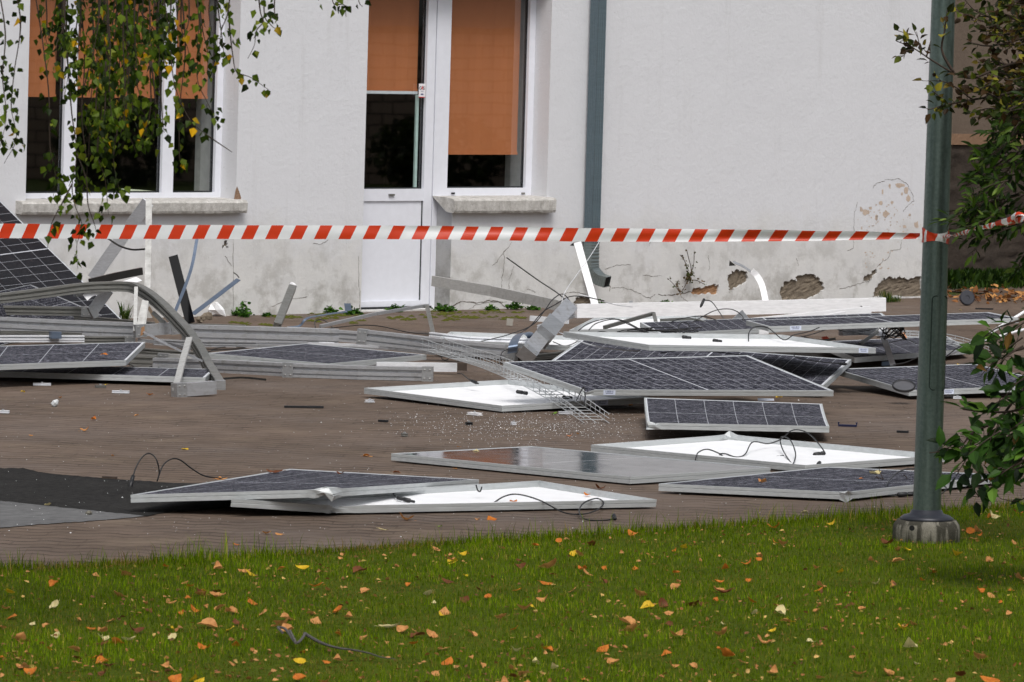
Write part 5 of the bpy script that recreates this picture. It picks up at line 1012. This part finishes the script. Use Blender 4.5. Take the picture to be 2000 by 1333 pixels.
for k in range(26):
    y = rnd.uniform(640, 930); x0 = np.interp(y, [620, 700, 760, 800, 850, 900, 940], [1990, 1925, 1960, 1950, 1910, 1895, 1925]); x = rnd.uniform(x0, 2060); br.append(([(x+45, y-30), (x+10, y-6), (x-18, y+rnd.uniform(5, 30))], 1., rnd.uniform(1125, 1165)))
shrub('broadleaf_shrub', 'dark green broad-leaved shrub in front of the pole foot', gp(2230, 1150), br, 1145, dg_, [26, 20, 22, 12, 7, 1.5], .082, 'long', 62, .045)
# -- dry weed stems growing out of the wall crack and weeds at its foot
dw = thing('dry_weed', 'dry brown weed growing out of the crack in the wall', 'weed', wp(1345, 572, -.05)); b = MB(); lv = []
def wq(x, y, o=-.06): q = wp(x, y, o); q[0] += LEAN*q[2]; return q
for pl in [[(1330, 572), (1340, 555), (1350, 530), (1345, 505), (1341, 488)], [(1342, 552), (1354, 520), (1356, 492)], [(1345, 530), (1336, 508), (1328, 498)], [(1328, 572), (1316, 556), (1308, 548)], [(1345, 548), (1360, 548), (1376, 556)], [(1328, 570), (1322, 556), (1325, 548)]]:
    P = spline([wq(x, y) for x, y in pl], 5); b.tube(P, .0035, 4)
    for k in range(13): i = nr.randint(len(P)); lv.append((P[i]+nr.normal(0, .012, 3), nr.normal(0, 1, 3), TOC+nr.normal(0, .4, 3), nr.uniform(.012, .028), pick([C3(84, 74, 48), C3(110, 90, 66), C3(70, 84, 40)], [1, 1, .7])))
for k in range(30): lv.append((wq(1346+nr.normal(0, 4), 540+nr.normal(0, 9)), nr.normal(0, 1, 3), TOC+nr.normal(0, .4, 3), nr.uniform(.02, .04), pick([C3(84, 74, 48), C3(78, 86, 46)], [1, 1])))
obj('stems', b, BARK, dw); leaf_field('leaves', lv, dw)
weed_spots = [(450, 613, 26, 22, 'leafy green weed by the rubble lumps'), (478, 617, 14, 12, 'small weed right of the leafy one by the rubble'), (520, 616, 10, 8, 'tiny weed tuft left of the leaning post stub'), (617, 608, 12, 14, 'small weed right of the leaning post stub'), (690, 612, 26, 14, 'flat weed tuft at the left of the door foot'), (735, 604, 20, 16, 'ferny weed on the door threshold'), (760, 606, 12, 8, 'small weed under the door panel'),
    (868, 606, 34, 14, 'dark green weed clump right of the door'), (960, 604, 18, 8, 'low weed left of the bushy one under the window'), (1004, 602, 24, 17, 'bushy weed under the narrow window'), (1040, 603, 14, 7, 'low weed right of the bushy one'), (1188, 592, 12, 26, 'upright fresh green weed below the spout'), (1172, 598, 12, 16, 'small weed left of the upright fresh one'), (1298, 592, 10, 9, 'tiny weed peeping over the beam'),
    (1165, 600, 16, 10, 'weed behind the straight white strip'), (245, 622, 12, 26, 'grass tuft by the wall under the arch'), (1738, 588, 40, 24, 'grassy tuft at the white corner of the house'), (1716, 590, 14, 12, 'small grass tuft left of the corner tuft')]
for (x, y, wpx, hpx, lab) in weed_spots:
    grassy = 'grass' in lab; c = gp(x, y+3); s = sca(y); t = MB(); lv = []
    c[1] = min(c[1], WY-.06)
    if 'upright' in lab or 'tiny weed peep' in lab: c = gp(x, y+4)
    n = int(wpx*(9 if grassy else 5))+30; hpx *= 1.6; wpx *= 1.15
    for k in range(n):
        a = nr.rand()*6.3; u_ = nr.uniform(-1, 1)*(.5+.5*nr.rand()); q = c+np.array([u_*wpx*.62/s, nr.normal(0, .025), 0]); hh = hpx/s*nr.uniform(.15, 1)*(1-.6*abs(u_))*(.35+.9*abs(mnoise.noise(V((u_*3+x, 0, 0))))*1.6)
        if grassy: lv.append((q, np.array([math.cos(a)*.4, math.sin(a)*.3, 1])+nr.normal(0, .12, 3), nr.normal(0, 1, 3), hh*1.1, pick([C3(70, 92, 34), C3(110, 112, 54), C3(54, 76, 26)], [2, 1, 2])))
        else: lv.append((q+np.array([0, 0, hh*.75]), np.array([math.cos(a), math.sin(a), .3])+nr.normal(0, .4, 3), np.array([0, 0, 1])+nr.normal(0, .5, 3), nr.uniform(.018, .045), pick([C3(56, 94, 30), C3(84, 126, 40), C3(40, 68, 24)], [2, 1.4, 1.4])))
    o = leaf_field('weed', lv, None, 'blade' if grassy else 'ovate'); tag(o, lab, 'weed', 'weeds at the foot of the house')
# moss cushions on the paving strip
b = MB()
for (x, y, w_, d_) in [(470, 633, 26, 4), (520, 636, 22, 3), (650, 622, 30, 3), (690, 630, 20, 4), (780, 622, 26, 4), (800, 625, 18, 3), (835, 620, 16, 3), (890, 620, 48, 4), (935, 621, 40, 4), (880, 626, 20, 3), (990, 622, 14, 3), (1015, 622, 22, 3), (610, 628, 18, 3), (870, 612, 40, 4), (960, 610, 60, 4), (660, 616, 60, 3), (560, 620, 40, 3), (1760, 632, 16, 2), (1690, 605, 20, 2)]:
    for k in range(int(w_*.6)):
        c = gp(x+nr.normal(0, w_*.42), y+nr.normal(0, d_*.45), 0); s = nr.uniform(.012, .035); m = 6
        b.add([c+np.array([math.cos(j*1.047)*s, math.sin(j*1.047)*s, .002]) for j in range(m)]+[c+np.array([0, 0, s*.45])], [(j, (j+1) % m, m) for j in range(m)])
tag(obj('moss', b, rough_ground('moss_green', lin(62, 68, 24), lin(96, 98, 40), 60), None, loc=(25, 30, 0)), 'yellow-green moss growing in the joints in front of the house', 'moss', kind='stuff')
# grass and fallen leaves along the stone base of the brown house
lv = []
for k in range(5200):
    x = nr.uniform(XR+.02, XR+3.2); y = BY-.02-abs(nr.normal(0, .26)); hh = nr.uniform(.06, .2)*(1 if y > BY-.35 else .5); lv.append((np.array([x, y, 0]), np.array([nr.normal(0, .35), nr.normal(0, .35), 1]), nr.normal(0, 1, 3), hh, pick([C3(44, 68, 18), C3(30, 50, 14), C3(62, 84, 26)], [2, 2, 1])))
o = leaf_field('verge_grass', lv, None, 'lance'); tag(o, 'strip of unmown grass along the rough stone base', 'grass', kind='stuff')
lv = []
for k in range(170):
    q = gp(nr.uniform(1845, 2040), 588+abs(nr.normal(0, 1))*-12+nr.normal(0, 2), .01+nr.rand()*.03); lv.append((q, nr.normal(0, 1, 3)*[1, 1, .3], np.array([0, 0, 1])+nr.normal(0, .5, 3), nr.uniform(.04, .085), pick([C3(140, 92, 50), C3(180, 130, 76), C3(84, 54, 34)], [1, 1, 1])))
o = leaf_field('leaf_litter', lv, None, 'ovate', DRYLEAF); tag(o, 'drift of dry leaves along the verge grass', 'leaf litter', kind='stuff')
# ------------------------------------------------------------------ lawn grass
def lawn(n, z0, z1, hmin, hmax, wd, edge=0.):
    d = nr.uniform(z0, z1, n) if not edge else None
    if edge:
        x = nr.uniform(-250, 2300, n); y = lawn_edge_y(x)+nr.exponential(5., n)-2.5; px, py = x, y
    else:
        g = 125+21055/d; px = 1000+nr.uniform(-1, 1, n)*(1000+1.3*F/d); py = g
    # ground points
    dx = (px-1000)/F; dy = (py-666.5)/F; D = dx[:, None]*RR-dy[:, None]*UU+_fw; t = -CH/D[:, 2]; P = CAM+D*t[:, None]
    ok = py > lawn_edge_y(px)-3; P = P[ok]; n = len(P)
    dens = np.array([mnoise.noise(V((p[0]*1.3, p[1]*1.3, 0)))+.5*mnoise.noise(V((p[0]*5, p[1]*5, 3))) for p in P])
    hgt = nr.uniform(hmin, hmax, n)*(1+.7*dens); a = nr.rand(n)*6.283; ln = nr.uniform(.1, .75, n)*hgt; dirx, diry = np.cos(a), np.sin(a); sx, sy = -diry*wd/2, dirx*wd/2
    b0 = P+np.stack([sx, sy, 0*sx], 1); b1 = P-np.stack([sx, sy, 0*sx], 1); mid = P+np.stack([dirx*ln*.35, diry*ln*.35, hgt*.62], 1); m0 = mid+np.stack([sx, sy, 0*sx], 1)*.8; m1 = mid-np.stack([sx, sy, 0*sx], 1)*.8; tip = P+np.stack([dirx*ln, diry*ln, hgt], 1)
    Vt = np.stack([b0, b1, m0, m1, tip], 1).reshape(-1, 3); i0 = np.arange(n)*5
    base = np.array([C3(98, 125, 12), C3(120, 142, 20), C3(76, 99, 9), C3(136, 138, 42), C3(164, 140, 74)]); ww = np.array([30, 22, 26, 9, 5.]); idx = nr.choice(5, n, p=ww/ww.sum()); dry = (dens < -.3) & (nr.rand(n) < .5); idx[dry] = 4-(nr.rand(dry.sum()) < .4)
    col = base[idx]*nr.uniform(.7, 1.3, (n, 1))*(1+.6*dens[:, None]); return Vt, i0, col
parts = [lawn(240000, 15.2, 24.4, .010, .028, .0024), lawn(8000, 0, 0, .015, .05, .0028, edge=1), lawn(900, 0, 0, .05, .11, .0028, edge=1)]
Vt = np.concatenate([p[0] for p in parts]); col = np.concatenate([p[2] for p in parts]); n = len(col); i0 = np.arange(n)*5
quads = np.stack([i0, i0+1, i0+3, i0+2], 1); tris = np.stack([i0+2, i0+3, i0+4], 1)
loops = np.concatenate([np.concatenate([quads, tris], 1).ravel()]).astype(np.int32); starts = np.empty(2*n, np.int32); starts[0::2] = np.arange(n)*7; starts[1::2] = np.arange(n)*7+4; tot = np.tile([4, 3], n).astype(np.int32)
me = bpy.data.meshes.new('lawn_grass'); me.vertices.add(len(Vt)); org = np.array([16., 14., 0]); me.vertices.foreach_set('co', (Vt-org).astype(np.float32).ravel()); me.loops.add(len(loops)); me.loops.foreach_set('vertex_index', loops); me.polygons.add(2*n); me.polygons.foreach_set('loop_start', starts); me.polygons.foreach_set('loop_total', tot)
at = me.color_attributes.new('col', 'FLOAT_COLOR', 'POINT'); cc = np.ones((len(Vt), 4), np.float32); cc[:, :3] = np.repeat(col, 5, 0); at.data.foreach_set('color', cc.ravel()); me.update(calc_edges=True); me.materials.append(GRASS)
o = bpy.data.objects.new('lawn_grass', me); C.objects.link(o); o.location = org; tag(o, 'short mown lawn in front of the paving', 'grass', kind='stuff')
# ------------------------------------------------------------------ fallen leaves, one object each
def leaf_mesh(seed, col, curl, cup):
    r = random.Random(seed); b = MB(); n1, n2 = 8, 6; vs = []
    for i in range(n1+1):
        t = i/n1; wdt = (math.sin(math.pi*min(1, t**.8))**.75)*.36*(1+.12*r.uniform(-1, 1)) if 0 < i < n1 else .012
        for j in range(n2+1):
            s = j/n2*2-1; x = (t-.5)+.05*r.uniform(-1, 1)*(abs(s) > .9); z = curl*(t-.5)**2*2.2+cup*s*s*wdt*.8+.10*mnoise.noise(V((t*3+seed, s*2, 0)))+.05; vs.append((x, s*wdt, max(.005, z)))
    b.add(vs, [(i*(n2+1)+j, i*(n2+1)+j+1, (i+1)*(n2+1)+j+1, (i+1)*(n2+1)+j) for i in range(n1) for j in range(n2)])
    b.tube([(-.5, 0, .06), (-.62, .03, .10), (-.74, .05, .12)], .012, 4)
    me = bpy.data.meshes.new('fallen_leaf'); me.from_pydata(b.v, [], b.f); me.polygons.foreach_set('use_smooth', [True]*len(me.polygons)); me.materials.append(col); return me
def lm(name, c, c2):
    m = N(name); m.base(m.ramp(m.noise(4, 4, .6), [(.3, c), (.7, c2)])); m.set(.65, 0, .3); tr = m.n('BsdfTranslucent'); tr.inputs[0].default_value = c2; mx = m.n('MixShader', i_0=.2); m.l(m.b, mx.inputs[1]); m.l(tr, mx.inputs[2]); m.l(mx, m.out.inputs[0]); return m.m
kinds = {'tan': (lm('tan_leaf', lin(176, 116, 64), lin(214, 156, 96)), 'light tan curled'), 'orange': (lm('orange_leaf', lin(178, 92, 30), lin(212, 130, 48)), 'orange'), 'brown': (lm('brown_leaf', lin(84, 48, 28), lin(126, 74, 42)), 'dark brown crumpled'), 'yellow': (lm('yellow_leaf', lin(200, 160, 24), lin(226, 190, 50)), 'bright yellow'), 'cream': (lm('cream_leaf', lin(206, 188, 130), lin(228, 214, 164)), 'pale cream'), 'green': (lm('green_leaf', lin(90, 130, 40), lin(130, 160, 60)), 'green')}
LM = {k: [leaf_mesh(i*7+len(k), v[0], *c) for i, c in enumerate([(.4, .35), (-.2, .7), (.7, .2), (.1, -.3)])] for k, v in kinds.items()}
def drop(k, x, y, size, label, group, z=0., tilt=.5, zc=None, cat='leaf'):
    me = LM[k][rnd.randrange(4)]; o = bpy.data.objects.new('fallen_leaf', me); C.objects.link(o); p = gp(x, y, z) if zc is None else zc
    o.location = (p[0], p[1], z if zc is None else p[2]); o.rotation_euler = (rnd.uniform(-tilt, tilt), rnd.uniform(-tilt, tilt), rnd.uniform(0, 6.28)); o.scale = (size,)*3; tag(o, label, cat, group)
spec = [('yellow', 1625, 1021, .07, 'yellow leaf at the lawn edge left of the lamp post footing'), ('yellow', 1868, 1078, .09, 'yellow leaf with dark spots at the right of the footing'), ('yellow', 1771, 1071, .06, 'orange-yellow leaf leaning on the front of the footing'), ('brown', 1733, 1060, .09, 'red-brown leaf at the left of the footing'),
    ('orange', 1236, 1040, .09, 'large orange leaf on the lawn edge'), ('tan', 1073, 1105, .12, 'biggest ribbed tan leaf, alone in the middle lawn'), ('brown', 702, 1112, .10, 'dark crumpled leaf left of the middle lawn'), ('yellow', 590, 1108, .08, 'yellow leaf near the lawn edge at left'), ('orange', 549, 1107, .08, 'orange-brown leaf beside the yellow one near the left lawn edge'), ('cream', 760, 1220, .11, 'large cream leaf right of the fallen stick'),
    ('cream', 1778, 1262, .10, 'cream leaf with a stalk at the lower right'), ('brown', 1416, 1155, .09, 'brown upright leaf in the centre right of the lawn'), ('tan', 405, 1218, .11, 'wide tan leaf left of the fallen stick'), ('orange', 617, 1143, .08, 'orange leaf above the fallen stick'), ('yellow', 450, 1225, .06, 'yellow leaf left of the fallen stick'), ('tan', 1225, 1213, .11, 'long tan leaf in the lower centre lawn'), ('cream', 1523, 1194, .08, 'pale ring-shaped leaf right of centre'),
    ('yellow', 20, 1155, .06, 'yellow leaf at the left picture edge'), ('tan', 1025, 1313, .11, 'tan leaf at the bottom edge, centre'), ('orange', 1933, 1325, .10, 'orange leaf at the bottom right corner')]
for k, x, y, s, lab in spec: drop(k, x, y+4, s*.72, lab, 'noticeable leaves on the lawn', z=.014, tilt=.5)
cnt = 0
while cnt < 278:
    x = rnd.uniform(-40, 2040); y = rnd.uniform(0, 1)**1.0*(1345-lawn_edge_y(x))+lawn_edge_y(x)+8
    k = rnd.choices(['tan', 'orange', 'brown', 'yellow', 'cream'], [52, 26, 14, 6, 4])[0]; s = rnd.choice([rnd.uniform(.024, .044), rnd.uniform(.038, .064)])
    drop(k, x, y, s, kinds[k][1]+' leaf among the many scattered over the lawn', kinds[k][1]+' leaves scattered over the lawn', z=.010, tilt=.6); cnt += 1
pav_l = [('yellow', 362, 876, .06), ('orange', 205, 693, .07), ('tan', 267, 810, .035), ('orange', 292, 770, .05), ('yellow', 200, 752, .06), ('green', 314, 746, .07), ('tan', 117, 775, .04), ('yellow', 45, 764, .04), ('tan', 166, 840, .06), ('orange', 183, 818, .05), ('tan', 720, 890, .05), ('orange', 716, 889, .05), ('tan', 896, 871, .03), ('tan', 889, 914, .04), ('brown', 775, 922, .05), ('orange', 1113, 851, .045), ('tan', 933, 1013, .04), ('orange', 960, 1013, .08), ('brown', 1172, 954, .065), ('tan', 792, 1014, .08), ('cream', 748, 1033, .05),
    ('tan', 521, 1041, .05), ('tan', 545, 1042, .045), ('orange', 461, 1062, .04), ('cream', 1572, 998, .06), ('cream', 93, 986, .05), ('tan', 1232, 791, .05), ('green', 1083, 808, .05), ('orange', 1067, 796, .08), ('orange', 1172, 782, .07), ('tan', 1128, 846, .03), ('yellow', 1885, 613, .06), ('cream', 1876, 605, .04), ('orange', 1905, 569, .08), ('tan', 1345, 856, .03), ('tan', 430, 935, .05), ('cream', 1490, 770, .04), ('tan', 1612, 916, .03), ('tan', 60, 850, .03), ('tan', 220, 889, .03), ('tan', 1930, 871, .05), ('yellow', 400, 725, .05), ('green', 860, 1027, .03)]
ON = {(205, 693): (700, .24, 'orange leaf lying on the tilted left panel')}
for k, x, y, s in pav_l:
    if (x, y) in ON: continue
    place = 'near the house' if y < 700 else 'by the pile edge' if y < 800 else 'in the open middle' if y < 900 else 'near the lawn'
    drop(k, x, y+2, s*.85, '%s leaf lying on the brown paving %s' % (kinds[k][1], place), '%s leaves on the paving %s' % (kinds[k][1], place), z=.002, tilt=.25)
for k, x, y, z, s, lab in [('orange', 203, 693, .19, .075, 'orange leaf lying on the tilted left panel'), ('brown', 537, 922, .07, .085, 'brown leaf on the back corner of the overhanging panel'), ('tan', 432, 937, .075, .06, 'tan leaf on the frame where the cable meets the panel'), ('brown', 664, 927, .06, .04, 'small brown leaf on the back edge of the overhanging panel'), ('cream', 930, 881, .05, .05, 'cream leaf on the glossy intact panel'),
    ('cream', 1708, 926, .05, .075, 'long cream leaf on the panel beside the pole'), ('orange', 1682, 935, .055, .035, 'small orange leaf on the panel beside the pole'), ('tan', 1488, 943, .055, .05, 'tan leaf on the left of the panel beside the pole'), ('orange', 1003, 982, .02, .05, 'orange leaf on the nearest upturned panel'), ('orange', 611, 976, .03, .05, 'square orange leaf in the left of the nearest upturned panel'), ('orange', 1148, 967, .03, .05, 'orange leaf at the right corner of the nearest upturned panel'),
    ('yellow', 1875, 714, .10, .07, 'yellow leaf on the panel right of the pole'), ('yellow', 1522, 778, .02, .06, 'yellow leaf next to the white card under the big panel'), ('orange', 402, 726, .06, .05, 'orange leaf at the end of the front left rail'), ('tan', 1055, 752, .03, .05, 'tan leaf inside the upturned centre panel')]:
    drop(k, x, y, s, lab, 'leaves lying on the panels', z=z-.006, tilt=.08)
lv = []
for k in range(2600):
    x = nr.uniform(-60, 2080); y = nr.uniform(0, 1)*(1350-lawn_edge_y(x))+lawn_edge_y(x)+3
    if mnoise.noise(V((x*.004, y*.012, 7))) < nr.uniform(-.5, .25): continue
    lv.append((gp(x, y, nr.uniform(.006, .02)), nr.normal(0, 1, 3)*[1, 1, .3], np.array([0, 0, 1])+nr.normal(0, .5, 3), nr.uniform(.010, .026), pick([C3(176, 126, 78), C3(150, 100, 56), C3(110, 74, 46), C3(196, 160, 96), C3(150, 130, 60)], [3, 2, 2, 1, 1])))
o = leaf_field('leaf_fragments', lv, None, 'ovate', DRYLEAF); tag(o, 'small bits of dry leaf sprinkled through the lawn grass', 'leaf litter', kind='stuff')
# sticks
b = MB(); SG = 1290
def sp_(l, dz=.02): return spline([gp(x, y, dz) for x, y in l], 6)
P = sp_([(595, 1238), (610, 1247), (632, 1258), (660, 1266), (690, 1270), (720, 1276), (745, 1284), (772, 1287)], .028); b.tube(P, .006, 6, scales=[1.1-.9*i/len(P) for i in range(len(P))]); P = sp_([(596, 1238), (588, 1250), (578, 1256), (566, 1240), (556, 1228), (543, 1226), (552, 1236)], .035); b.tube(P, .005, 6); P = sp_([(578, 1256), (572, 1244), (566, 1232)], .04); b.tube(P, .005, 6)
tag(obj('fallen_stick', b, simple('grey_stick', lin(84, 80, 78), .9, 0, .3, 30), None), 'grey forked stick lying in the lawn', 'stick')
b = MB()
for l in ([(1755, 962, .06), (1737, 943, .09), (1724, 936, .12), (1709, 933, .1)], [(1726, 938, .1), (1718, 920, .16), (1717, 911, .2)], [(1755, 962, .06), (1768, 950, .08), (1771, 934, .13), (1765, 928, .15)], [(1737, 943, .1), (1722, 945, .07), (1712, 930, .1)]): b.tube(spline([pt(x, y, 955) for x, y, z in l], 5), .0022, 4)
tag(obj('dry_twig', b, BARK, None), 'thin dry twig standing on the panel beside the pole', 'twig')
# hedge mirrored in the glass
for k in range(5):
    t = thing('hedge_bush', 'dark bush before the block wall mirrored in the glass', 'bush', rc+rd*(k*2.6-5)-np.array([math.sin(YAW), -math.cos(YAW), 0])*2.5, 'bushes before the block wall')
    lv = []; base_ = np.array(ROOT[t.name][0])
    for j in range(900):
        q = nr.normal(0, 1, 3); q /= np.linalg.norm(q); q = q*[1.3, 1.0, .62]*nr.uniform(.7, 1)+[0, 0, .6]; lv.append((base_+q, nr.normal(0, 1, 3), nr.normal(0, 1, 3), .16, pick([C3(34, 44, 20), C3(48, 60, 24)], [1, 1])))
    leaf_field('leaves', lv, t)
def added_tree(p, first=None, sc_=1., lab=''):  # unseen trees added to darken reflections and cut light from the horizon
    if first is None:
        t = thing('tree', lab, 'tree', p, 'unseen trees added for dark reflections'); lv = []; B = np.array(p)
        cl = [(nr.normal(0, 1, 3)*[1.6, 1.6, 1.6]+[0, 0, 5.6]) for _ in range(26)]
        for c in cl:
            for j in range(120): q = nr.normal(0, 1, 3); q = q/np.linalg.norm(q)*nr.uniform(.3, 1.5); lv.append((B+c+q, nr.normal(0, 1, 3), nr.normal(0, 1, 3), .42, pick([C3(46, 60, 24), C3(66, 82, 30), C3(34, 46, 20)], [1, 1, 1])))
        leaf_field('crown', lv, t); b = MB().tube([B, B+[0.1, 0, 2], B+[0, .1, 5]], .2, 8); obj('trunk', b, BARK, t); return t
    r = first.copy(); C.objects.link(r); r.location = p; r.scale = (sc_,)*3; r.rotation_euler = (0, 0, sc_*9); r['label'] = lab
    for ch in first.children: c = ch.copy(); C.objects.link(c); c.parent = r
    return r
H2 = np.array([math.sin(YAW), math.cos(YAW), 0]); R2 = np.array([math.cos(YAW), -math.sin(YAW), 0])
ft = added_tree(-H2*6+R2*1, None, 1., 'unseen tree added directly behind the viewpoint')
for (f_, r_, s_, lab) in [(-5, -6, 1.1, 'unseen tree added behind the viewpoint to the left'), (-4, 7.5, 1.15, 'unseen tree added behind the viewpoint to the right'), (-2, 14, 1.2, 'second unseen tree added to the right behind the viewpoint'), (-2, -13, 1.2, 'second unseen tree added to the left behind the viewpoint'), (8, 13, 1.15, 'unseen tree added beside the lawn on the far right'), (14, 17, 1.2, 'second unseen tree added beside the lawn on the far right'), (8, -13, 1.15, 'unseen tree added beside the lawn on the far left')]:
    added_tree(H2*f_+R2*r_, ft, s_, lab)
print('objects', len(bpy.data.objects))
